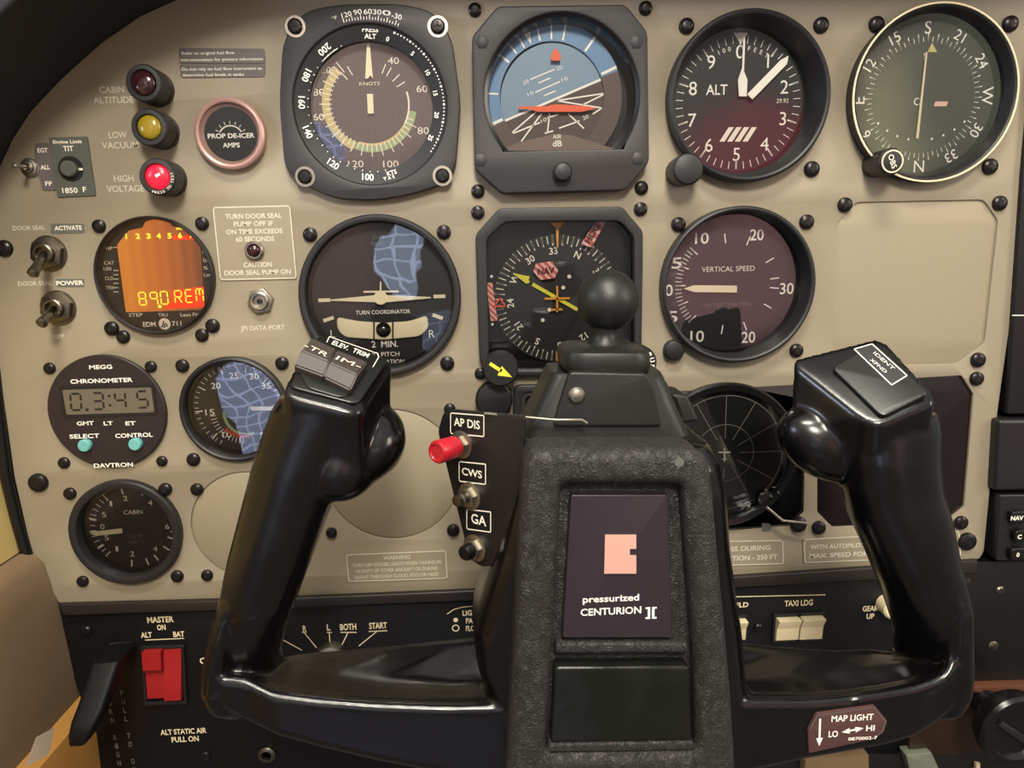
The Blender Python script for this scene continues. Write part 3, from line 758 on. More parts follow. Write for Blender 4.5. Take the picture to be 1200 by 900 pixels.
# ------------------------------------------------------------------ plates and covers
def cover(name,label,cat,pts,m,h0,h1,r=1.5,c=None,rim=False):
    cx=sum(p[0] for p in pts)/len(pts); cy=sum(p[1] for p in pts)/len(pts)
    g=T(name,label,cat,cx,cy,0,empty=False); P=rpoly(g.Ls(pts,0),r); mb=MB(); mb.curve([P],h0,h1,m,.3,1)
    return g,mb
hole_p(BLANK_OCT,2.5); g,mb=cover('blank_plate','plain beige octagonal blanking plate right of the vertical speed indicator','blanking plate',BLANK_OCT,'blank',-3,-1.1,2.5); g.single(mb)
hole_p(DARK_OCT,1.2); g,mb=cover('display_unit','dark plum octagonal display behind the right yoke grip','display',DARK_OCT,'plum_glass',-3,-1.2,1.2); g.single(mb)
for x,y,rp,lab in ((460,557,80,'round beige blanking disc between left grip and yoke hub'),(291,616,67,'small round beige blanking disc partly behind the left yoke grip')):
    hole_c(x,y,rp,0); g=T('blank_disc',lab,'blanking disc',x,y,0,empty=False); mb=MB(); r=rp*g.k(x,y,0)
    mb.lathe([(r+2,-3),(r+2,-2.9),(r-.6,-.8),(r-1.4,-.35),(0,-.35)],'blank',seg=96); g.single(mb)

# ------------------------------------------------------------------ indicator lamps
def lamp(x,y,label,lens,core,rp=22.5):
    g=T('indicator_lamp',label,'indicator lamp',x,y,14,group='warning lamps at the upper left')
    r=rp*g.k(x,y,14)*.97; mb=MB()
    mb.lathe([(r*.98,0),(r*.98,2.5),(r*.9,2.6),(r*.9,4),(r,4.2),(r,13),(r-.7,14),(r*.72,14.2),(r*.66,13.4),(r*.6,11),(0,11)],'bezel_grey',seg=40)
    g.part(mb,'housing')
    mb=MB(); q=r*.64; mb.lathe([(q,11),(q,13.2)]+[(q*math.cos(a),13.2+2.2*math.sin(a)) for a in [i*PI/14 for i in range(1,7)]]+[(0,15.4)],lens,seg=36)
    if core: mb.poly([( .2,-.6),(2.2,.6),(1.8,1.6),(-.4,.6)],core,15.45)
    g.part(mb,'lens')
    return g,r
lamp(168,97,'unlit dark red warning lamp beside the words CABIN ALTITUDE','lens_dark',None)
lamp(174.5,149,'yellowish warning lamp beside the words LOW VACUUM','lens_yellow',None)
g,r=lamp(184,207,'lit bright red warning lamp beside the words HIGH VOLTAGE','lens_red','lens_red_core')
mb=MB()
for i,c in enumerate('PRESS TO TEST'):
    if c!=' ': a=200-i*10; u,v=pol(0,0,r*.84,a); mb.text(c,u,v,1.2,'printed',14.3,rot=a+180)
g.part(mb,'lettering','tiny lettering round the lens')
g=T('jewel_lamp','tiny dark red jewel lamp in the door seal placard','indicator lamp',297,293.5,3)
mb=MB(); mb.lathe([(4.6,0),(4.6,2),(3.8,2.8),(3.3,2.8),(3.3,1.5),(0,1.5)],'steel',seg=32); g.part(mb,'ring')
mb=MB(); mb.lathe([(3.2*math.cos(a),1.6+2.4*math.sin(a)) for a in [i*PI/14 for i in range(0,7)]]+[(0,4)],'lens_dark',seg=28); g.part(mb,'lens')

# ------------------------------------------------------------------ toggles and port
def hexn(r,rot=0): return [(r*math.cos(rot+i*PI/3),r*math.sin(rot+i*PI/3)) for i in range(6)]
def toggle(x,y,tx,ty,label,s=1.0,m='steel_dark',hl=17):
    g=T('toggle_switch',label,'toggle switch',x,y,2)
    mb=MB(); mb.lathe([(8.6*s,0),(8.6*s,.8),(6.5*s,.9),(0,.9)],m,seg=36); mb.curve([hexn(7.8*s,.3)],.8,3.6*s,m,.4,1); mb.lathe([(4.8*s,3),(4.8*s,6*s),(4.2*s,6.4*s),(3.2*s,6.4*s),(3.2*s,4*s),(0,4*s)],m,seg=30); g.part(mb,'nut')
    t=g.L(tx,ty,hl*s); mb=MB()
    mb.tube([(0,0,4*s),(t[0]*.5,t[1]*.5,(4+hl)/2*s),(t[0]*.93,t[1]*.93,hl*s*.96)],1.5*s,m,14,2.6*s); mb.tube([(t[0]*.93,t[1]*.93,hl*s*.96),(t[0]*.98,t[1]*.98,hl*s*.99),(t[0]*1.01,t[1]*1.01,hl*s*1.02)],2.6*s,m,14,1.4*s)
    g.part(mb,'lever')
toggle(55,297,38,322,'upper bare metal toggle switch labelled door seal, lever down')
toggle(66,361,48,380,'lower bare metal toggle switch marked OFF below, lever down')
toggle(33,196,15,194,'small chrome toggle switch at the far left beside the TIT placard',.52,'steel',26)
g=T('data_port','hexagonal metal nut socket above the words JPI DATA PORT','socket',304,353,3)
mb=MB(); mb.curve([hexn(6.6,.2)],0,2.4,'steel',.5,2); mb.lathe([(4.6,2),(4.6,4),(4,4.4),(3.2,4.3),(3.0,1)],'steel',seg=32); g.part(mb,'nut')
mb=MB(); mb.lathe([(3.1,1),(3.1,1.6),(1.3,1.6),(1.3,3.4),(0,3.6)],'black',seg=24); g.part(mb,'socket_core')

# ------------------------------------------------------------------ placards
def placard(label,pts,m,lines,border=None,h=.5,r=1.2,tm='printed',bw=.5,name='placard',cat='placard',extra=None,bold=.02):
    cx=sum(p[0] for p in pts)/len(pts); cy=sum(p[1] for p in pts)/len(pts)
    g=T(name,label,cat,cx,cy,0,empty=False); mb=MB(); P=rpoly(g.Ls(pts,h),r); mb.curve([P],0,h,m)
    if border:
        i=[(a*.985,b*.97) for a,b in P]; mb.path(i,bw,'silk',h+.05,True)
    for t,x,y,c,w in lines: g.txt(mb,t,x,y,c,'silk' if m=='panel' else tm,h,w,bold=bold)
    if extra: extra(g,mb,h)
    g.single(mb); return g
placard('grey engraved placard, the upper of two beside the airspeed indicator',[(209,56),(310,57),(311,74),(210,74)],'placard_grey',
        [('Refer to original fuel flow',244,62,3.4,62),('instrumentation for primary information',260,69.5,3.4,96)],tm='printed',bold=0)
placard('grey engraved placard, the lower of two beside the airspeed indicator',[(210,75.5),(311,74.5),(310,90),(212,91)],'placard_grey',
        [('Do not rely on fuel flow instrument to',260,80.5,3.4,94),('determine fuel levels in tanks',250,87.5,3.4,72)],tm='printed',bold=0)
placard('white-bordered beige door seal placard with a tiny red lamp',[(249,242),(340,240),(348,327),(258,329)],'panel',
        [('TURN DOOR SEAL',297,253,5.5,66),('PUMP OFF IF',297,262,5.5,46),('ON TIME EXCEEDS',298,271,5.5,66),('60 SECONDS',299,280,5.5,45),('CAUTION',302,310,5.5,33),('DOOR SEAL PUMP ON',302,319,5.5,78)],border='printed',r=1.5)
placard('white-bordered warning placard under the round blanking disc',[(405,650),(523,645),(525,678),(408,682)],'panel',
        [('WARNING',465,653,4.5,32),('TURN OFF STROBE LIGHTS WHEN TAXIING IN',465,660.5,4,104),('VICINITY OF OTHER AIRCRAFT OR DURING',465,667.5,4,96),('FLIGHT THROUGH CLOUD, FOG OR HAZE',465,674.5,4,98)],border='printed',r=1.5,bold=.01)
placard('white-bordered placard right of the hub ending in 250 FT',[(800,635),(918,633),(919,661),(802,664)],'panel',
        [('ALT LOSS DURING',864,643,5.5,78),('MALFUNCTION - 250 FT',865,654,5.5,92)],border='printed',r=1.5)
placard('white-bordered autopilot placard partly behind the right yoke grip',[(941,632),(1125,622),(1127,652),(942,660)],'panel',
        [('WITH AUTOPILOT ENGAGED',1000,639,5,100),('MAX. SPEED FOR FLAPS',996,649.5,5,94)],border='printed',r=1.5)
placard('small plum placard with EGT and FF beside the chrome toggle',[(41,168),(62,167),(66,223),(50,223),(45,205),(40,190)],'placard_grey',
        [('EGT',50,176,5,12),('ALL',53,196,5,11),('FF',57,215,5,8)],r=.8)
def tit(g,mb,h):
    u,v=g.L(83,198,h); mb.arc(u,v,3.6,5.9,0,360,'screw_slot',h+.06); mb.lathe([(3.7,h),(3.7,h+2.5),(3.2,h+3),(0,h+3)],'placard_green',u,v,28); mb.seg((u+3.8,v-.2),(u+5.6,v-.2),1,'printed',h+.12)
placard('dark green TIT limit placard with a small round knob',[(57,161),(102,160),(112,229),(67,231)],'placard_green',
        [('Engine Limit',79,166,4,34),('TIT',80,174,6,12),('1850',82,223,6,18),('F',99,222,6,4)],h=.9,r=.6,extra=tit)
for pts,t,x,y,lab in (([(59,262),(98,262),(99,273),(60,274)],'ACTIVATE',80,267,'worn grey tape label reading ACTIVATE'),([(65,327),(98,327),(99,336),(66,336)],'POWER',82,331.5,'worn grey tape label reading POWER')):
    placard(lab,pts,'tape',[(t,x,y,5,32)],r=.6,name='tape_label',cat='label',h=.25)

# ------------------------------------------------------------------ panel screws
SCREWS=[((556.5,11),8,'above the upper left corner of the attitude indicator'),((757,9),8,'above the upper right corner of the attitude indicator'),((560,224),8,'below the lower left corner of the attitude indicator'),((752,220),8,'below the lower right corner of the attitude indicator'),
((560,249),8,'at the upper left corner of the heading indicator'),((751,245),8,'at the upper right corner of the heading indicator'),((563,438),7,'at the lower left corner of the heading indicator, beside the arrow knob'),
((363,275),8.5,'upper left of the turn coordinator'),((520,272),8.5,'upper right of the turn coordinator'),((524,426),8.5,'lower right of the turn coordinator'),
((805,30),9,'upper left of the altimeter'),((963,29),9,'upper right of the altimeter'),((952,198),9,'lower right of the altimeter'),
((1028,28),9,'upper left of the course indicator'),((1185,27.5),9,'upper right of the course indicator'),((1161,195),9,'lower right of the course indicator'),
((795.5,263),8.5,'upper left of the vertical speed indicator'),((946,260),8.5,'upper right of the vertical speed indicator'),((934,411),8,'lower right of the vertical speed indicator'),
((991,240),8.5,'upper left of the octagonal blanking plate'),((1172.5,238),8.5,'upper right of the octagonal blanking plate'),((1147,422),8.5,'lower right of the octagonal blanking plate'),
((1145.5,444),8,'upper right of the dark octagonal display'),((1127,613),8,'lower right of the dark octagonal display'),((960,619),8,'lower left of the dark octagonal display'),((1134,635),10.5,'large, in the bottom right corner of the panel'),((936,615),9.5,'under the bright bent lever of the polar-grid screen'),
((115,265),8,'upper left of the engine monitor'),((236,262),8,'upper right of the engine monitor'),((130,385),8.5,'lower left of the engine monitor, the higher of a pair'),((143.5,395),8,'lower left of the engine monitor, the lower of a pair'),((248.5,382),8.5,'lower right of the engine monitor, the higher of a pair'),((236,393),8,'lower right of the engine monitor, the lower of a pair'),
((4,291),10,'large, at the far left edge of the panel'),((57,432),7,'upper left of the chronometer'),((176,430),7,'upper right of the chronometer'),((74,543),7,'lower left of the chronometer'),((189,541),6.5,'lower right of the chronometer'),
((213,429),8,'upper left of the fuel flow gauge'),((330,426),8,'upper right of the fuel flow gauge, beside the left grip'),((226,539),8,'lower left of the fuel flow gauge'),((44,566),11.5,'large, near the lower left edge of the panel'),
((81,579),7.5,'upper left of the cabin climb gauge'),((193,574),8,'upper right of the cabin climb gauge'),((96,682),7,'lower left of the cabin climb gauge'),((207,676),7.5,'lower right of the cabin climb gauge'),
((230,574),7.5,'upper left of the small round blanking disc'),((242,675),7,'lower left of the small round blanking disc'),((388,625),6.5,'lower left of the round blanking disc, beside the left grip'),((531,622),7.5,'lower right of the round blanking disc, beside the GA button'),((527,480),7,'behind the top of the AP DIS switch plate'),((776,453),7,'upper left of the polar-grid screen')]
def screw_mb(slot=True):
    mb=MB(); r=3.6; mb.lathe([(r,0),(r,.8),(r*.93,1.5),(r*.7,2.1),(r*.4,2.35),(0,2.4)],'screw',seg=24)
    mb.seg((-1.7,0),(1.7,0),.75,'screw_slot',2.42); mb.seg((0,-1.7),(0,1.7),.75,'screw_slot',2.44); return mb
proto=None
for (x,y),r,lab in SCREWS:
    t=T('panel_screw','','screw',x,y,1.2,empty=False); k=r*t.k(x,y,0)/3.6
    if proto is None: o=screw_mb().build('panel_screw',None,(t.x,t.z,0)); proto=o
    else: o=proto.copy(); COL.objects.link(o); o.location=(t.x*.001,0,t.z*.001)
    o.scale=(k,min(k,1.2),k); o.rotation_euler=(0,random.uniform(0,1.5),0)
    o['label']='dark domed screw '+lab if not lab.startswith('large') else lab.replace('large,','large dark domed screw'); o['category']='screw'; o['group']='screws in the instrument panel'
panel()
# ================================================================== lower switch panel
def flat(th,px,py,h=0): return th.L(px,py,h)
g=T('switch_panel','black lower switch panel under the beige instrument panel','switch panel',560,800)
mb=MB(); out=g.Ls([(66,706),(300,700),(560,690),(850,675),(1062,663),(1066,930),(124,930),(108,860),(85,790)],-1)
mb.curve([out],-4,-1,'subpanel',.4,1)
hp=-1
def st(t,x,y,c,w,m='ivory',**kw): g.txt(mb,t,x,y,c,m,hp,w,bold=.025,**kw)
for a in (('MASTER',188,726,6.5,31),('ON',189,735,6,10),('ALT',171.5,744,6,13),('BAT',209.5,743,6,13),('OFF',244,774,7,20),('ALT STATIC AIR',215,857,6,54),('PULL ON',217,866,6,32),
          ('R',357,736.5,7,4.5),('L',385,735,7,4),('BOTH',408,734.5,7,19),('START',443,733,7,21),('LIGHT',553,718,6,22),('PANEL',556,727,6,20),('FLOOD',556,736,6,20),
          ('TL FLD',863,709,5.5,28),('TAXI LDG',936,706.5,6.5,33),('GEAR',1020,713,6,18),('UP',1020,722,6,9)): st(*a)
def ls(a,b,c,d,w=.5): mb.seg(g.L(a,b,hp),g.L(c,d,hp),w,'ivory',hp+.05)
for a in ((330,749,354,762),(357,742,371,759),(354,741,359,741),(386,741,386.6,754),(383,741,389,741),(408,741,400,757),(399,741,418,741),(441.5,740,420.5,757),(432,740,454,739),(854,699.5,967,697),(170,750,216,748)): ls(*a)
mb.path(g.Ls([(524,719.5),(532,714),(542,711.5),(556,710),(580,710)],hp),.5,'ivory',hp+.05)
mb.disc(*g.L(534,726.5,hp),1.3,'ivory',hp+.05); u,v=g.L(534,736,hp); mb.arc(u,v,1.5,2.1,0,360,'ivory',hp+.05,24)
for col,(x,y) in (('TURN RIGHT',(127,814)),('PULL TO ON',(143,812))):
    for i,c in enumerate(col):
        if c!=' ': st(c,x+i*1.6,y+i*10,6,4,m='placard_grey')
g.part(mb,'plate')
mb=MB(); mb.curve([g.Ls([(69,709),(300,703),(560,692),(850,677),(1146,657),(1146,672),(850,690),(560,704),(300,714),(74,722)],3)],-3,3,'lip_brown',.8,2); g.part(mb,'lip','dark rounded ledge under the beige panel')
def rocker(x0,x1,y0,y1,m,label,tilt=1,name='rocker_switch',cat='rocker switch',group=None,m2=None,fr=True,hh=6):
    t=T(name,label,cat,(x0+x1)/2,(y0+y1)/2,2,group=group); u0,vt=t.L(x0,y0,4); u1,vb=t.L(x1,y1,4)
    if fr:
        mb=MB(); mb.curve([rrect((u0+u1)/2,(vt+vb)/2,u1-u0+3,vt-vb+4,.8),rrect((u0+u1)/2,(vt+vb)/2,u1-u0+.4,vt-vb+.4,.4)],-1,1.2,'black',.3,1); t.part(mb,'frame')
    mb=MB(); vm=(vt+vb)/2+(vt-vb)*.08; a,b=(hh,2.2) if tilt>0 else (2.2,hh)
    prof=[(vt,-1),(vt,a),(vm,3.0),(vb,b),(vb,-1)]
    P=rpoly(prof,.5,2)
    mb.loft([[(u,p,q) for p,q in P] for u in (u0+.1,u0+.3,u1-.3,u1-.1)],m)
    t.part(mb,'rocker'); return t
t=T('master_switch','split red rocker switch under the words MASTER ON','rocker switch',191,790,2)
mb=MB(); P=t.Ls([(166,757),(216,755),(220,824),(170,826)],0); P2=t.Ls([(169,761),(213,759),(216,820),(173,822)],0); mb.curve([rpoly(P,1),rpoly(P2,.5)],-1,1.2,'black',.3,1); t.part(mb,'frame')
for (x0,x1,xb0,xb1),prf in (((168.5,190.5,172,192.5),(4.6,4.4,1.6,1.4,1.2)),((191.5,212,193.5,213.5),(2.0,2.2,2.6,3.6,3.2))):
    mb=MB(); ys=(762,783,790,812,820); rings=[]
    L_=[];R_=[]
    for y,h in zip(ys,prf):
        f=(y-762)/58; u0,v=t.L(x0+(xb0-x0)*f,y,2); u1,_=t.L(x1+(xb1-x1)*f,y,2); L_.append((u0,v,h)); R_.append((u1,v,h))
    L_=[(L_[0][0],L_[0][1],-1)]+L_+[(L_[-1][0],L_[-1][1],-1)]; R_=[(R_[0][0],R_[0][1],-1)]+R_+[(R_[-1][0],R_[-1][1],-1)]
    mb.loft([L_,R_],'red_rocker'); t.part(mb,'rocker')
rocker(850,875,729,752,'ivory','ivory rocker switch at the right edge of the yoke hub',1,group='ivory light rockers')
rocker(912,937,727,752,'ivory','ivory rocker switch below the word TAXI',1,group='ivory light rockers')
rocker(940,965,725.5,751,'ivory','ivory rocker switch below the word LDG',1,group='ivory light rockers')
t=T('landing_gear_knob','ivory wheel-shaped gear knob just right of GEAR UP','gear knob',1048,716,8)
mb=MB(); mb.lathe([(5.5,-1),(5.5,7),(4.5,8),(0,8)],'ivory',seg=36); t.part(mb,'wheel')
t=T('ignition_switch','round silver key switch below the R L BOTH START marks','ignition switch',387,775,5)
mb=MB(); mb.lathe([(8.5,-1),(8.5,3),(7.6,4.5),(5,5),(4.5,3.5),(0,3.5)],'steel',seg=48); t.part(mb,'ring'); mb=MB(); mb.box(-.9,.9,-3,3,3.5,11,'steel',.4); t.part(mb,'key')
t=T('jack_socket','small round metal jack socket in the lower switch panel by the yoke','socket',312,886,1)
mb=MB(); mb.lathe([(4.9,-1),(4.9,.6),(4.2,1.2),(2.9,1.4),(2.6,.8),(2.5,-1.2)],'steel_dark',seg=40); mb.lathe([(2.6,-1),(0,-1)],'screw_slot',seg=30); t.part(mb,'ring')
for x,y,r,lab in ((101,739,6,'dim dark screw at the upper left of the black switch panel'),(889,736,5,'dim dark screw beside the ivory light rockers'),(1172,692,5,'dim screw high on the black panel right of the yoke'),(1164,757,6,'dull oval screw low on the black panel right of the yoke'),(240,886,6,'dim dark screw below the words ALT STATIC AIR')):
    t=T('dim_screw',lab,'screw',x,y,0,empty=False); mb=MB(); k=r*t.k(x,y,0); mb.lathe([(k,-4),(k,.2),(k*.7,.8),(0,.9)],'steel_dark' if x>1100 else 'screw',seg=24); mb.seg((-k*.5,0),(k*.5,0),.4,'screw_slot',.95); t.single(mb)
# pull lever at the lower left
t=T('pull_lever','black slanted plastic pull lever at the bottom left of the switch panel','lever',108,770,30)
def sl(th,pts3,w): pass
mb=MB()
rings=[]
for x0,x1,y,h0,h1 in ((108,140,764,-2,10),(105,139,778,2,22),(97,130,805,14,30),(86,120,835,20,36),(80,112,850,24,40),(77,104,866,26,42),(79,99,875,28,41)):
    a=t.L(x0,y,h1); b=t.L(x1,y,h1); rings.append([(a[0],a[1],h0),(b[0],b[1],h0),(b[0],b[1],h1),(a[0],a[1],h1)])
rr2=[]
for r in rings:
    cu=sum(p[0] for p in r)/4; ch=sum(p[2] for p in r)/4; au=abs(r[1][0]-r[0][0])/2; ah=abs(r[2][2]-r[0][2])/2
    rr2.append([(cu+au*math.copysign(abs(math.cos(a))**.4,math.cos(a)), r[0][1], ch+ah*math.copysign(abs(math.sin(a))**.4,math.sin(a))) for a in [2*PI*i/28 for i in range(28)]])
mb.loft(rr2,'lever'); t.part(mb,'handle')

# ------------------------------------------------------------------ left side wall, seal, glareshield, backing
def extr(th,pts,h0,h1,m,n=1,spread=0):
    mb=MB(); vs=[];fs=[]
    for x,y in pts:
        u,v=th.L(x,y,0); vs.append((u,v,h0)); vs.append((u-spread,v,h1))
    for i in range(len(pts)-1): fs.append([2*i,2*i+1,2*i+3,2*i+2])
    # give it thickness outward
    b=len(vs); vs2=[(u-8,v-2,h) for u,v,h in vs]; vs+=vs2
    fs+= [[b+j for j in f[::-1]] for f in fs]
    mb.add(vs,fs,m)
    k=len(pts)
    mb.add([vs[0],vs[1],vs[b+1],vs[b]],[[0,1,2,3]],m); e=2*k-2; mb.add([vs[e],vs[e+1],vs[b+e+1],vs[b+e]],[[3,2,1,0]],m)
    return mb
t=T('wall_left','','',-10,420,0,empty=False)
o=extr(t,[(-40,180),(-30,300),(-22,380),(-14,460),(0,560),(14,610),(24,646)],-12,300,'vinyl_yellow').build('wall_left',None,(t.x,t.z,0)); o['kind']='structure'; o['label']='pale yellow vinyl cabin side wall left of the instrument panel'
t=T('kick_panel','brown-tan vinyl side panel left of the black switch panel','side panel',60,740,0,empty=False)
mb=extr(t,[(30,646),(42,650),(52,660),(60,684),(67,709),(76,750),(85,790),(88,822)],-6,300,'vinyl_tan'); t.single(mb)
t=T('door_pocket','orange-tan vinyl trim in the bottom left corner','trim',100,860,0)
mb=extr(t,[(88,822),(104,832),(112,862),(122,940)],-6,300,'vinyl_orange'); t.part(mb,'shell')
t2=T('paper_tag','white paper tag lying on the orange vinyl at the bottom left','paper tag',40,885,60,empty=False)
mb=MB(); vs=[t2.L(x,y,h)+(h,) for x,y,h in ((42,864,66),(64,852,50),(57,882,58),(30,897,78))]; vs+=[(a,b-.8,c) for a,b,c in vs]
mb.hexa(vs[:4]+vs[4:],'paper'); t2.single(mb)
t=T('edge_seal','thin black rubber seal along the left edge of the beige panel','rubber seal',0,480,0,empty=False)
mb=MB(); mb.tube([t.L(x,y,0)+(0.0,) for x,y in [(-24,300),(-17,380),(-9,420),(-4,462),(2,510),(9,562),(19,604),(32,650)]],3.2,'gloss_black',16); t.single(mb)
t=T('glareshield','dark padded glareshield overhanging the upper left corner','glareshield',60,40,0,empty=False)
arc=[(-60,420),(-22,330),(-9,240),(-1,194),(13,164),(35,130),(71,92),(118,50),(163,19),(205,0),(262,-25),(330,-45),(480,-62),(1300,-62)]
P=t.Ls(arc+[(1300,-300),(-400,-300),(-400,420)],0)
mb=MB(); mb.curve([P],-2,60,'glare',2,3); t.single(mb)
t=T('light_block_backing','','',600,450,0,empty=False)  # unseen dark sheet added behind the panel to keep world light out
mb=MB(); 
P=[(-420,-400),(420,-400),(420,300),(-420,300)]
mb.curve([P],-34,-30,'glare'); o=mb.build('light_block_backing',None,(0,0,0)); o['kind']='structure'; o['label']='added dark backing sheet behind the instruments, blocking world light'

# ------------------------------------------------------------------ right hand radios and lower right corner
def unit(name,label,cat,pts,h0,h1,m,bev=1,r=1.5,parts=None):
    cx=sum(p[0] for p in pts)/len(pts); cy=sum(p[1] for p in pts)/len(pts)
    g=T(name,label,cat,cx,cy,0); mb=MB(); mb.curve([rpoly(g.Ls(pts,h1),r)],h0,h1,m,bev,2); g.part(mb,'body')
    if parts: parts(g)
    return g
def up(g):
    mb=MB(); mb.seg(g.L(1186,369.5,3),g.L(1300,369.5,3),.5,'printed',3.1); g.part(mb,'seam','thin pale seam line')
unit('radio_unit','tall black avionics face at the right edge beside the octagonal plate','radio',[(1222,-40),(1330,-40),(1330,484),(1180,486),(1200,200)],-20,3,'radio',parts=up)
unit('radio_unit','dark grey rounded avionics face at the right edge, below the tall black one','radio',[(1171,492),(1330,490),(1330,573),(1166,576)],-20,6,'radio_grey',2,2.5)
def rb(g):
    for x,y,t_,w in ((1194,607,'NAV',10),(1197,629,'C',9),(1195,650,'0',12)):
        u,v=g.L(x,y,9); mb=MB(); k=g.k(x,y,9); mb.curve([rrect(u,v,w*2*k*.8,15*k,2)],4,9,'radio',.5,2); mb.text(t_,u-1,v,2.4,'printed',9.05,bold=.03); g.part(mb,'button')
unit('radio_unit','dark grey avionics unit with small lettered buttons at the right edge','radio',[(1172,580),(1330,578),(1330,655),(1168,658)],-20,5,'radio_grey',1,1.5,parts=rb)
t=T('lower_right_panel','black panel with faint screws right of the right yoke grip','panel',1130,730,-2)
mb=MB(); mb.curve([t.Ls([(1062,660),(1340,655),(1340,806),(1066,806)],0)],-5,0,'radio',.4,1); t.part(mb,'plate')
mb=MB(); mb.curve([rpoly(t.Ls([(1124,666),(1142,666),(1142,670),(1124,670)],0),.5)],0,.4,'copper'); mb.curve([rpoly(t.Ls([(1126,678),(1137,677),(1137,683),(1126,683)],0),.5)],0,.4,'steel_dark'); t.part(mb,'clip')
t=T('wood_shelf','wood-veneer panel with copper edge in the lower right corner','panel',1180,840,0)
mb=MB(); mb.curve([t.Ls([(1066,812),(1340,806),(1340,884),(1066,884)],4)],-5,4,'wood',.4,1); t.part(mb,'veneer')
mb=MB(); mb.curve([t.Ls([(1066,808),(1340,800),(1340,807),(1066,814)],6)],-5,6,'copper',.6,1); t.part(mb,'edge_strip','copper edge strip')
t=T('round_handle','large round black knob in the lower right corner over the wood panel','knob',1194,858,32)
k=t.k(1194,858,32); mb=MB(); mb.lathe([(16*k,4),(16*k,18),(40*k,22),(43*k,26),(43*k,31),(40*k,33),(34*k,33),(30*k,30),(0,29)],'gloss_black',seg=64); 
mb.curve([[(-24*k,8*k),(-20*k,14*k),(22*k,-16*k),(18*k,-24*k)]],28,32,'radio_grey',.8,2); t.part(mb,'body')
t=T('lower_console','dark console floor strip under the wood panel at the bottom right','console',1000,925,0)
mb=MB(); mb.curve([t.Ls([(600,886),(1066,884),(1340,882),(1340,1000),(600,1000)],2)],-6,2,'radio',.5,1); t.part(mb,'body')
mb=MB(); mb.curve([t.Ls([(944,892),(962,889),(1018,885),(1020,930),(940,930)],8)],0,8,'tan_trim',.5,1); t.part(mb,'tan_block','tan block')
mb=MB(); mb.curve([rpoly(t.Ls([(1062,885),(1092,882),(1101,902),(1110,925),(1072,925)],8),1)],0,8,'tin',.6,1); t.part(mb,'bracket','grey-green metal bracket'); 
mb=MB(); mb.curve([t.Ls([(1144,895),(1149,895),(1149,920),(1144,920)],4)],0,4,'ivory',.3,1); t.part(mb,'tab')

# ------------------------------------------------------------------ plates at any tilt
class Plane:
    """a flat face through three photo positions given with their distances h from the panel; local mm coordinates"""
    def __init__(s,th,a,b,c):
        f=lambda p: Vector(th.L(*p)+(p[2],))
        A,B,C_=f(a),f(b),f(c); s.th=th; s.o=A; s.n=(B-A).cross(C_-A).normalized()
        if s.n.z<0: s.n=-s.n
        s.e1=Vector((1,0,0))-s.n*s.n.x; s.e1.normalize(); s.e2=s.n.cross(s.e1)
        s.eye=Vector((-th.x,-th.z,CAMD))
    def p(s,px,py,off=0):
        x,z=s.th.L(px,py,0); q=Vector((x,z,0)); d=q-s.eye; O=s.o+s.n*off
        t=(O-s.eye).dot(s.n)/d.dot(s.n); P=s.eye+d*t-s.o; return (P.dot(s.e1),P.dot(s.e2))
    def tf(s,p): P=s.o+s.e1*p[0]+s.e2*p[1]+s.n*p[2]; return tuple(P)
    def ps(s,pts,off=0): return [s.p(a,b,off) for a,b in pts]
    def text(s,mb,t,px,py,cap,m,off,wpx=None,rot=0,**kw):
        u,v=s.p(px,py,off); a=s.p(px-5,py,off); b=s.p(px+5,py,off); k=math.dist(a,b)/10; a=s.p(px,py-5,off); b=s.p(px,py+5,off); kv=math.dist(a,b)/10
        mb.text(t,u,v,cap*kv,m,off+.06,wid=(wpx*k if wpx else None),rot=rot,tf=s.tf,**kw)
    def poly(s,mb,pts,m,off): 
        n=len(pts); P=s.ps(pts,off); mb.add([s.tf((a,b,off)) for a,b in P],[list(range(n))],m)
    def stroke(s,mb,pts,w,m,off,closed=False):
        P=s.ps(pts,off); t=MB(); t.path(P,w,m,off,closed); mb.add([s.tf(v) for v in t.v],t.f,m)
    def lathe(s,mb,prof,m,px,py,off=0,seg=36,**kw):
        u,v=s.p(px,py,off); mb.lathe(prof,m,u,v,seg,tilt=s.tf,**kw)

# ================================================================== control yoke
Y=T('control_yoke','large black aircraft control yoke with two grips and a leather-grained hub','control yoke',715,700,90)
def ring(th,y0,xl,xr,hc,hd,n=2.6,y1=None,N=40):
    y1=y0 if y1 is None else y1
    a=th.L(xl,y0,hc); b=th.L(xr,y1,hc); cu,cv=(a[0]+b[0])/2,(a[1]+b[1])/2; du,dv=(b[0]-a[0])/2,(b[1]-a[1])/2
    out=[]
    for i in range(N):
        t=2*PI*i/N; c,s_=math.cos(t),math.sin(t); c=math.copysign(abs(c)**(2/n),c); s_=math.copysign(abs(s_)**(2/n),s_)
        out.append((cu+du*c,cv+dv*c,hc+hd*s_))
    return out
def ellipsoid(mb,c,r,m,rotm=None):
    me=bmesh.new(); bmesh.ops.create_icosphere(me,subdivisions=4,radius=1); R=rotm or Matrix.Identity(3)
    vs=[]
    for v in me.verts:
        q=R@Vector((v.co.x*r[0],v.co.y*r[1],v.co.z*r[2])); vs.append((q.x+c[0],q.y+c[1],q.z+c[2]))
    mb.add(vs,[[x.index for x in f.verts] for f in me.faces],m); me.free()
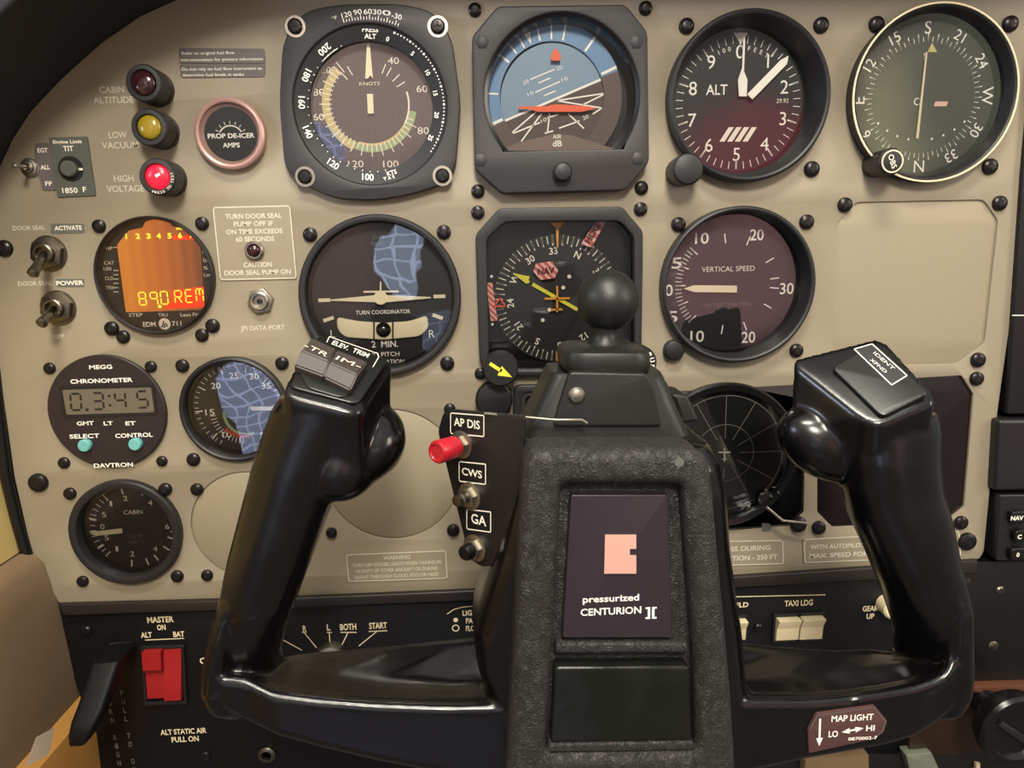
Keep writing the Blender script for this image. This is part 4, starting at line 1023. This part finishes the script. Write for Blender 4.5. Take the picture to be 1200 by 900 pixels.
def voxel(mb,name,parent,m,vox=1.0,smooth=6,ang=180,label=None):
    me=bpy.data.meshes.new('t'); me.from_pydata(mb.v,[],mb.f); bm=bmesh.new(); bm.from_mesh(me); bmesh.ops.remove_doubles(bm,verts=bm.verts,dist=1e-4); bmesh.ops.recalc_face_normals(bm,faces=bm.faces); bm.to_mesh(me); bm.free()
    o=bpy.data.objects.new('t',me); COL.objects.link(o)
    r=o.modifiers.new('r','REMESH'); r.mode='VOXEL'; r.voxel_size=vox
    s=o.modifiers.new('s','SMOOTH'); s.iterations=smooth; s.factor=.5
    dg=bpy.context.evaluated_depsgraph_get(); ev=o.evaluated_get(dg); me2=bpy.data.meshes.new_from_object(ev)
    bpy.data.objects.remove(o); me2.name=name
    co=[0]*(len(me2.vertices)*3); me2.vertices.foreach_get('co',co)
    out=[0]*len(co)
    for i in range(0,len(co),3): out[i]=co[i]*.001; out[i+1]=-co[i+2]*.001; out[i+2]=co[i+1]*.001
    me2.vertices.foreach_set('co',out); me2.materials.clear(); me2.materials.append(MATS[m]); me2.shade_smooth(); me2.update()
    ob=bpy.data.objects.new(name,me2); COL.objects.link(ob); ob.parent=parent
    if label: ob['label']=label
    return ob
body=MB()
# cross bar
st_=[ # x, rim y, bottom y, rear-top y
(246,792,822,775),(258,800,842,768),(285,803,858,766),(320,816,870,764),(375,823,885,760),(440,828,900,755),(520,831,915,747),(578,830,925,742),(640,830,935,740),(715,830,935,740),(800,828,930,741),(864,824,915,744),
(953,824,896,752),(1000,820,888,755),(1045,813,880,756),(1080,806,870,754),(1105,797,860,752),(1120,788,848,752),(1128,780,836,754)]
rings=[]
HF,HR=112,72
for i,(x,yr,yb,yt) in enumerate(st_):
    uf,vf=Y.L(x,yr,HF); _,vb=Y.L(x,yb,HF); _,vt=Y.L(x,yt,HR)
    e=1.0 if 2<i<len(st_)-3 else .82
    hf=HF-(1-e)*10; hr=HR+(1-e)*20
    prof=[(vf-.2,hf),(vf+.9,hf-3.5),(vf-2.2,hf-8),(vf-3.2,(hf+hr)/2),(vt-1,hr+4),(vt,hr),(vb+4,hr),(vb-.5,hr+8),(vb,hf-4),(vb+3,hf)]
    P=rpoly(prof,3.2,3); rings.append([(uf,v,h) for v,h in P])
body.loft(rings,'yoke')
# left grip column
body.loft([ring(Y,y,xl,xr,h,hd,2.3) for y,xl,xr,h,hd in ((815,270,335,84,10),(795,262,332,85,13),(765,256,328,87,15),(730,253,336,90,17),(700,260,348,92,17.5),(650,270,367,92,17),(588,286,390,92,16.5),(545,297,404,92,16.5),(505,310,420,92,16),(478,320,434,92,15.5),(462,330,440,92,14))],'yoke')
body.loft([ring(Y,y,xl,xr,h,hd,2.3) for y,xl,xr,h,hd in ((826,262,300,92,10),(812,251,296,92,16),(788,244,287,92,18.8),(760,247,284,92,18.5),(728,254,290,92,18),(690,264,300,92,16))],'yoke')
# head block of the left grip: sloping top face
def head(top,bot):
    f=lambda q:[tuple(Y.L(x,y,h)+(h,)) for x,y,h in q]
    R_=[]
    for q in (f(bot),f(top)):
        out=[]
        for i in range(4):
            p=Vector(q[i]); A_=Vector(q[i-1])-p; B_=Vector(q[(i+1)%4])-p; A_=p+A_.normalized()*6; B_=p+B_.normalized()*6
            for j in range(7): t_=j/6; out.append(tuple(A_*(1-t_)**2+p*2*t_*(1-t_)+B_*t_*t_))
        R_.append(out)
    body.loft(R_,'yoke')
RZ=lambda a: Matrix.Rotation(math.radians(a),3,'Z')
head([(327,463,108),(422,487,108),(464,422,77),(367,389,77)],[(326,520,105),(422,560,105),(462,505,80),(366,460,80)])
c=Y.L(437,520,88); ellipsoid(body,(c[0]+.5,c[1],84),(12,15,13.5),'yoke',RZ(-12))
c=Y.L(422,536,92); ellipsoid(body,(c[0]+.5,c[1],87),(19,12,14.5),'yoke',RZ(33))
c=Y.L(400,545,92); ellipsoid(body,(c[0],c[1],92),(15,14,15),'yoke',RZ(20))
# right grip column
body.loft([ring(Y,y,xl,xr,h,hd,2.3) for y,xl,xr,h,hd in ((815,1056,1100,84,10),(790,1053,1112,84,13),(765,1054,1116,84,13.5),(740,1053,1120,87,14.5),(696,1039,1121,91,16.5),(650,1019,1116,92,16.5),(605,998,1108,92,16.5),(570,988,1097,92,16),(535,984,1093,92,16),(500,985,1095,92,15),(480,1000,1092,92,13))],'yoke')
body.loft([ring(Y,y,xl,xr,h,hd,2.3) for y,xl,xr,h,hd in ((824,1066,1098,92,12),(812,1074,1110,92,17),(790,1076,1119,92,19),(765,1078,1122,92,18.5),(738,1078,1122,92,18),(700,1084,1122,92,17),(660,1076,1116,92,14))],'yoke')
body.tube([Y.L(x,y,h)+(h,) for x,y,h in ((1000,820,110),(1035,815,110),(1065,810,110),(1090,803,110),(1104,796,109.5),(1113,785,108.5),(1116,769,106),(1113,748,102))],2.6,'yoke',14)
head([(1024,502,108),(1103,470,108),(1033,393,77),(922,421,77)],[(1023,575,103),(1094,545,103),(1040,480,80),(918,500,82)])
c=Y.L(969,526,90); ellipsoid(body,(c[0]+2,c[1],84),(21.5,14,13.5),'yoke',RZ(-30))
# hub
body.loft([ring(Y,y,xl,xr,88,hd,4.5) for y,xl,xr,hd in ((502,616,806,20),(508,604,820,24),(530,598,832,27),(560,594,838,28),(620,581,842,28),(680,563,850,28),(715,553,856,28),(760,558,860,28),(800,574,864,28),(850,580,868,28),(930,586,874,28))],'yoke')
voxel(body,'yoke_body',Y.o,'yoke',.8,24)
# shaft to the panel
mb=MB(); u,v=Y.L(715,600,60); mb.lathe([(16,0),(16,64)],'steel_dark',u,v,40); mb.lathe([(24,0),(24,4),(22,5),(16,5)],'black',u,v,40); Y.part(mb,'shaft')
# leather hub pad with a recessed window
HP=132
pad=Y.Ls([(626,528),(816,528),(832,540),(838,570),(843,640),(853,741),(860,824),(866,930),(592,930),(600,800),(606,690),(611,600),(614,545)],HP)
win=Y.Ls([(659,570),(801,570),(806,640),(815,760),(818,884),(640,886),(648,760),(655,640)],HP)
mb=MB(); mb.curve([rpoly(pad,6),rpoly(win,3)],110,HP,'leather',4.5,5); pp=Y.part(mb,'hub_pad','dark leather-grained pad')
mb=MB(); mb.curve([Y.Ls([(650,562),(810,562),(826,893),(632,895)],124)],118,124,'leather',.2,1); Y.part(mb,'pad_recess')
mb=MB(); mb.curve([rpoly(Y.Ls([(669,580),(783,580),(788,748),(659,748)],128),1)],122,128,'badge',.5,2)
mb.poly(Y.Ls([(709,627),(745.5,627),(745.5,643),(738,643),(738,651),(745.5,651),(745.5,672),(708,672)],128.4),'rose',128.6,.8)
Y.txt(mb,'pressurized',716,701,7.5,'white',128,66,bold=.02); Y.txt(mb,'CENTURION',716,716,8,'white',128,71,bold=.02); Y.txt(mb,'][',763,716.5,10,'white',128,13,bold=.03)
Y.part(mb,'badge_plate','plum badge plate with square emblem and white lettering')
mb=MB(); mb.curve([rpoly(Y.Ls([(652,754),(806,754),(808,766),(650,767)],129),1.2)],122,129,'leather',1.2,3); Y.part(mb,'pad_ridge')
mb=MB(); mb.curve([rpoly(Y.Ls([(650,782),(808,781),(812,868),(645,871)],130),2)],122,130,'chipped',1.2,3); Y.part(mb,'lower_block','worn glossy black block')
mb=MB(); mb.curve([rpoly(Y.Ls([(643,872),(813,869),(816,881),(640,884)],130),1.2)],122,130,'leather',1.2,3); Y.part(mb,'pad_ridge')
mb=MB(); mb.lathe([(1.6,HP-1),(1.6,HP+.3),(0,HP+.4)],'tape',*Y.L(796,542,HP),20); Y.part(mb,'pad_stud')
# top bracket carrying the ball
mb=MB(); mb.loft([ring(Y,y,xl,xr,82,hd,7) for y,xl,xr,hd in ((431,642,768,14),(436,640,770,16),(470,624,784,18),(496,610,796,20),(510,606,800,20))],'rubber'); Y.part(mb,'top_bracket')
mb=MB(); mb.curve([rpoly(Y.Ls([(668,436),(758,438),(766,452),(776,500),(648,500),(652,486)],103),1.5)],98,103,'rubber',.8,2); Y.part(mb,'bracket_face')
mb=MB(); mb.lathe([(3.2,102.5),(3.2,103.6),(2.4,104.6),(1.2,105),(0,105.1)],'steel',*Y.L(676,464,104),28); Y.part(mb,'rivet','bright silver rivet')
mb=MB(); mb.curve([rpoly(Y.Ls([(786,461),(806,463),(820,494),(800,497)],80),2)],62,80,'rubber',1.5,3); Y.part(mb,'side_block')
# ball mount
t=T('ball_mount','black rubber ball mount standing on top of the yoke bracket','ball mount',712,352,80)
k=t.k(712,352,80); RB=36.5*k*.98
mb=MB(); ellipsoid(mb,(0,0,80),(RB,RB,RB),'rubber'); t.part(mb,'ball')
mb=MB()
def rg(y,x,rp):
    u,v=t.L(x,y,80); r=rp*k; return [(u+r*math.cos(2*PI*i/36),v,80+r*math.sin(2*PI*i/36)) for i in range(36)]
mb.loft([rg(382,708,17),(rg(387,708,15)),(rg(395,708,16)),(rg(402,709,20)),(rg(406,709,26))],'rubber'); t.part(mb,'neck')
mb=MB(); mb.loft([ring(t,y,xl,xr,82,hd,4) for y,xl,xr,hd in ((404,662,746,15),(407,657,753,17),(411,655,756,17.5),(424,655,757,17.5),(429,657,755,17),(431,661,751,15.5))],'rubber'); t.part(mb,'base_flange')
# pilot's switch plate
A=Plane(Y,(513,500,84),(600,500,108),(513,600,84))
mb=MB(); P=rpoly(A.ps([(519,484),(530,480),(614,487),(612,560),(590,640),(575,664),(563,664),(551,655),(545,635),(513,506)]),2)
mb.curve([P],-1.6,0,'label_black',.3,1,tf=A.tf)
for t_,x,y,c,w,bx in (('AP DIS',547,496,9.5,30,(528,484,567,511)),('CWS',553,554,8.5,23,(538,541,569,567)),('GA',561,609,11,17,(547,597,575,623))):
    A.text(mb,t_,x,y,c,'printed',.02,w,bold=.015); x0,y0,x1,y1=bx
    A.stroke(mb,[(x0+1,y0),(x1,y0+3),(x1,y1),(x1-1,y1+.5),(x0+1,y1-3),(x0,y1-5),(x0,y0+1)],.45,'printed',.06,True)
mb.tube([Y.L(x,y,h)+(h,) for x,y,h in ((568,484.5,101),(605,488,106),(650,492,109),(682,492,109),(688,496,109))],.5,'steel_line')
sp=Y.part(mb,'switch_plate','black side plate lettered AP DIS, CWS and GA')
def pbtn(x,y,prof,m,ring_m,nm,lab,hx=True):
    mb=MB(); A.lathe(mb,[(5.6,0),(5.6,.7),(4.6,1.0),(0,1.0)],ring_m,x,y)
    if hx: 
        u,v=A.p(x,y); mb.curve([[(u+a,v+b) for a,b in hexn(4.2,.2)]],.8,3.2,ring_m,.4,1,tf=A.tf)
    o=Y.part(mb,'nut',parent=sp); mb=MB(); A.lathe(mb,prof,m,x,y); o=Y.part(mb,nm,lab,parent=sp)
pbtn(541,521,[(3.6,1),(3.6,4),(4.3,4.4),(4.5,13.5),(4.0,14.4),(3.2,14.5),(2.9,14.0),(0,14.0)],'red_plastic','steel','push_button','red push button')
pbtn(551,581,[(2.8,2),(2.8,6),(2.2,6.4),(2.2,8),(0,8.2)],'steel_dark','steel','push_button','small dark-tipped push button')
pbtn(557,642,[(3.2,1),(3.2,6),(2.6,7),(0,7.2)],'gloss_black','steel','push_button','small black push button')
# left grip: trim rockers on the sloping face
B=Plane(Y,(327,463,108),(422,487,108),(367,389,77))
mb=MB(); mb.curve([rpoly(B.ps([(338,455),(419,476),(455,423),(374,393)],.3),3.5)],-.5,1.2,'cap_plate',.6,3,tf=B.tf)
mb.curve([rpoly(B.ps([(349,436),(415,458),(402,470),(360,458)],.3),2.5)],1,1.8,'cap_plate',.5,2,tf=B.tf)
P_=[(381,398),(390,392.5),(444,414),(437,431)]
B.text(mb,'ELEV.  TRIM',411,409,5,'printed',1.25,46,rot=18,bold=.01)
B.stroke(mb,[(383,401),(386,394.5),(442,414),(444,418),(437,430)],.32,'printed',1.3)
pl=Y.part(mb,'grip_cap','worn black cap plate lettered ELEV. TRIM')
def rocker3(q,txt,tx,ty,w,dash):
    mb=MB(); hi_,lo_=8.0,1.0
    a,b,c_,d=[Vector(B.p(x,y,5)) for x,y in q]   # back-left, back-right, front-right, front-left
    def V(p,h): return B.tf((p.x,p.y,h))
    m1=a.lerp(d,.64); m2=b.lerp(c_,.64)
    vs=[V(d,1),V(c_,1),V(b,1),V(a,1),V(d,4.6),V(c_,4.6),V(b,5.2),V(a,5.2),V(m1,7.2),V(m2,7.2)]
    mb.add(vs,[[3,2,1,0],[0,1,5,4],[4,5,9,8],[8,9,6,7],[2,3,7,6],[0,4,8,7,3],[1,2,6,9,5]],'rocker')
    me=bmesh.new(); 
    vv=[me.verts.new(x) for x in mb.v]; [me.faces.new([vv[i] for i in f]) for f in mb.f]
    bmesh.ops.bevel(me,geom=me.edges[:],offset=.55,segments=2,affect='EDGES'); me.verts.index_update()
    n=MB(); n.add([tuple(x.co) for x in me.verts],[[x.index for x in f.verts] for f in me.faces],'rocker'); me.free()
    # lettering on the back slope
    F=Plane.__new__(Plane); F.th=Y; p0,p1,p2=[Vector(x) for x in (vs[7],vs[6],vs[8])]; F.o=p0; F.n=(p1-p0).cross(p2-p0).normalized()
    if F.n.z<0: F.n=-F.n
    F.e1=(p1-p0).normalized(); F.e2=F.n.cross(F.e1); F.eye=B.eye
    F.text(n,txt,tx,ty-.5,4.8,'cream',.5,w,rot=0,bold=0); 
    o=Y.part(n,'rocker',None,parent=pl)
    return o
rocker3([(366,396),(394,409),(380,440),(345,427)],'-TR',371,411,30,None)
rocker3([(395,410),(431,424),(411,456),(380,441)],'IM-',409,425,30,None)
# right grip: raised plate
Cc=Plane(Y,(1024,502,108),(1103,470,108),(929,422,77))
mb=MB(); mb.curve([rpoly(Cc.ps([(974,431),(1024,402),(1089,461),(1034,489)],2),2.5)],-.5,2.2,'cap_plate',.6,3,tf=Cc.tf)
Cc.stroke(mb,[(1001,409),(1022,403),(1063,440),(1045,451)],.45,'printed',2.3,True)
Cc.poly(mb,[(1002,409.5),(1022,403.7),(1062,440),(1045,450.3)],'label_black',2.25)
e=Vector(Cc.p(1056,443,2.3))-Vector(Cc.p(1012,406,2.3)); rt=-math.degrees(math.atan2(e.y,e.x))
Cc.text(mb,'IDENT',1036,422.7,3.2,'white',2.5,34,rot=rt); Cc.text(mb,'XPND',1029.5,428.5,3.2,'white',2.5,27,rot=rt)
Y.part(mb,'grip_cap','worn black cap plate lettered IDENT XPNDR')
# map light plate
mb=MB(); hm=113.2; P=Y.Ls([(957,837),(1025,827),(1040,845),(1036,858),(1025,866),(948,883),(947,856)],hm)
mb.curve([rpoly(P,.8)],108,hm,'map_label',.2,1)
mb.path([(a*1,b*1) for a,b in Y.Ls([(949,855),(958,838.5),(1024,829),(1038,845),(1034,857),(1024,864.5)],hm)],.35,'tape',hm+.05)
for t_,x,y,c,w in (('MAP LIGHT',999,841,7,49),('LO',976.5,860,7,11),('HI',1020,853,6.5,10),('0870002-7',1011,865,3.5,34)): Y.txt(mb,t_,x,y,c,'white',hm,w,rot=-9 if 0 else 0,bold=.02)
def ar(p,q,hd,both=False):
    a,b=Vector(Y.L(*p,hm)),Vector(Y.L(*q,hm)); d=(b-a).normalized(); n=Vector((-d.y,d.x)); 
    mb.seg(a+d*(hd if both else 0),b-d*hd,.8,'white',hm+.08); mb.poly([b,b-d*hd*1.4+n*hd*.55,b-d*hd*1.4-n*hd*.55],'white',hm+.1)
    if both: mb.poly([a,a+d*hd*1.4+n*hd*.55,a+d*hd*1.4-n*hd*.55],'white',hm+.1)
ar((961,842),(960,874),2.6); ar((986,858),(1012,853),2.4,True)
Y.part(mb,'map_light_plate','plum plate lettered MAP LIGHT')

# ================================================================== light
def area(name,loc,target,size,power,col,sy=None):
    l=bpy.data.lights.new(name,'AREA'); l.energy=power; l.color=col; l.size=size
    if sy: l.shape='RECTANGLE'; l.size_y=sy
    o=bpy.data.objects.new(name,l); COL.objects.link(o); o.location=loc
    d=Vector(target)-Vector(loc); o.rotation_euler=d.to_track_quat('-Z','Y').to_euler(); return o
area('dial_fill_light',(0.05,-.95,.58),(0.05,-.1,-.05),.2,11.5,(1,.93,.80))  # added fill lamp out of view, set frontal to brighten the recessed dials
area('overhead_light',(-.02,-.50,.72),(0.02,-.12,-.1),.30,7,(1,.95,.82),.10)
area('side_window_light',(-.85,-.50,.10),(0,-.1,-.08),.14,7,(.72,.80,1),.6)
area('far_window_light',(.95,-.55,.30),(.1,-.05,-.05),.2,4,(1,.88,.74),.5)

w=bpy.data.worlds.new('cabin'); SC.world=w; w.use_nodes=True; nt=w.node_tree; nt.nodes.clear()
out=nt.nodes.new('ShaderNodeOutputWorld'); bg=nt.nodes.new('ShaderNodeBackground'); nt.links.new(bg.outputs[0],out.inputs[0])
tc=nt.nodes.new('ShaderNodeTexCoord'); sp_=nt.nodes.new('ShaderNodeSeparateXYZ'); nt.links.new(tc.outputs['Generated'],sp_.inputs[0])
def M(op,a,b=None,c=None):
    n=nt.nodes.new('ShaderNodeMath'); n.operation=op
    for i,x in enumerate((a,b,c)):
        if x is None: continue
        if isinstance(x,(int,float)): n.inputs[i].default_value=x
        else: nt.links.new(x,n.inputs[i])
    return n.outputs[0]
ny=M('MAXIMUM',M('MULTIPLY',sp_.outputs[1],-1.0),.02)
U=M('DIVIDE',sp_.outputs[0],ny); V=M('DIVIDE',sp_.outputs[2],ny)
# faint distortion so that the painted reflection blobs do not read as ellipses
nz=nt.nodes.new('ShaderNodeTexNoise'); nz.inputs['Scale'].default_value=9; nz.inputs['Detail'].default_value=3; nt.links.new(tc.outputs['Generated'],nz.inputs[0])
sn=nt.nodes.new('ShaderNodeSeparateColor'); nt.links.new(nz.outputs['Color'],sn.inputs[0])
U=M('ADD',U,M('MULTIPLY',M('SUBTRACT',sn.outputs[0],.5),.09)); V=M('ADD',V,M('MULTIPLY',M('SUBTRACT',sn.outputs[1],.5),.09))
# overall: dim warm cabin, brighter above
mr=nt.nodes.new('ShaderNodeMapRange'); mr.inputs[1].default_value=-.4; mr.inputs[2].default_value=.9; nt.links.new(sp_.outputs[2],mr.inputs[0])
base=nt.nodes.new('ShaderNodeMix'); base.data_type='RGBA'; nt.links.new(mr.outputs[0],base.inputs[0])
base.inputs[6].default_value=(.16,.14,.12,1); base.inputs[7].default_value=(.75,.72,.66,1)
cur=base.outputs[2]
def reflection_patch(px,py,rx_,ry_,col,soft=.35,plaid=False):  # colour blob painted into the world, placed to show as a reflection
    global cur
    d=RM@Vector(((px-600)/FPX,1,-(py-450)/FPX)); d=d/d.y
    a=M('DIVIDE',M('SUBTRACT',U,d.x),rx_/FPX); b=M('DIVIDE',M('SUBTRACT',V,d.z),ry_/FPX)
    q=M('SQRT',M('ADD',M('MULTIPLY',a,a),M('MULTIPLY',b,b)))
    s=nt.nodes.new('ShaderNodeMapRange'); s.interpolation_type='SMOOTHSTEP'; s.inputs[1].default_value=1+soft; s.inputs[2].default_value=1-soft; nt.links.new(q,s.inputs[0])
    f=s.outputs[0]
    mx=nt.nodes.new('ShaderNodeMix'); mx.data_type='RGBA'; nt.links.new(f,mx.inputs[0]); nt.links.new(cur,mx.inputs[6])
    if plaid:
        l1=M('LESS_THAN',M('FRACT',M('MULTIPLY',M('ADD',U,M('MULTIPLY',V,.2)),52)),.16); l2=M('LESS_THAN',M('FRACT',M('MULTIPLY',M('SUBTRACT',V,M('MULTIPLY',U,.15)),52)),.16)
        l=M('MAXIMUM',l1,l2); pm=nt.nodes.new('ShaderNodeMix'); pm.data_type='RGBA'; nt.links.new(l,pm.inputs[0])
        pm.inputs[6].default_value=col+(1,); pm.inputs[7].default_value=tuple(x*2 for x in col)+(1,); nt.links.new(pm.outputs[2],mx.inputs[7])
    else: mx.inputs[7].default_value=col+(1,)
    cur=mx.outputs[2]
reflection_patch(430,890,190,60,(.55,.55,.85),.5)
reflection_patch(1000,880,150,40,(.30,.24,.22),.5)
reflection_patch(440,125,75,85,(3.045,2.103,1.812))
reflection_patch(880,180,75,62,(1.595,0.261,0.377),.4)
reflection_patch(866,320,85,80,(1.812,0.899,0.957),.3)
reflection_patch(1062,140,50,70,(3.335,3.190,1.740),.5)
reflection_patch(1120,110,60,90,(1.160,1.232,0.870),.5)
reflection_patch(872,500,34,52,(2.175,1.812,1.305),.3)
reflection_patch(395,310,60,60,(1.015,0.652,0.551),.4)
reflection_patch(470,300,19,42,(2.320,2.755,3.770),.06,True)
reflection_patch(512,400,42,38,(0.725,0.870,1.232),.1,True)
reflection_patch(388,182,30,34,(1.885,2.030,3.190),.15,True)
reflection_patch(300,478,38,68,(2.175,2.465,3.625),.05,True)
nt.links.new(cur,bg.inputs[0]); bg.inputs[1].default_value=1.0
SC.view_settings.view_transform='Standard'; SC.view_settings.look='None'; SC.view_settings.exposure=-0.12; SC.view_settings.gamma=1; SC.view_settings.use_curve_mapping=False
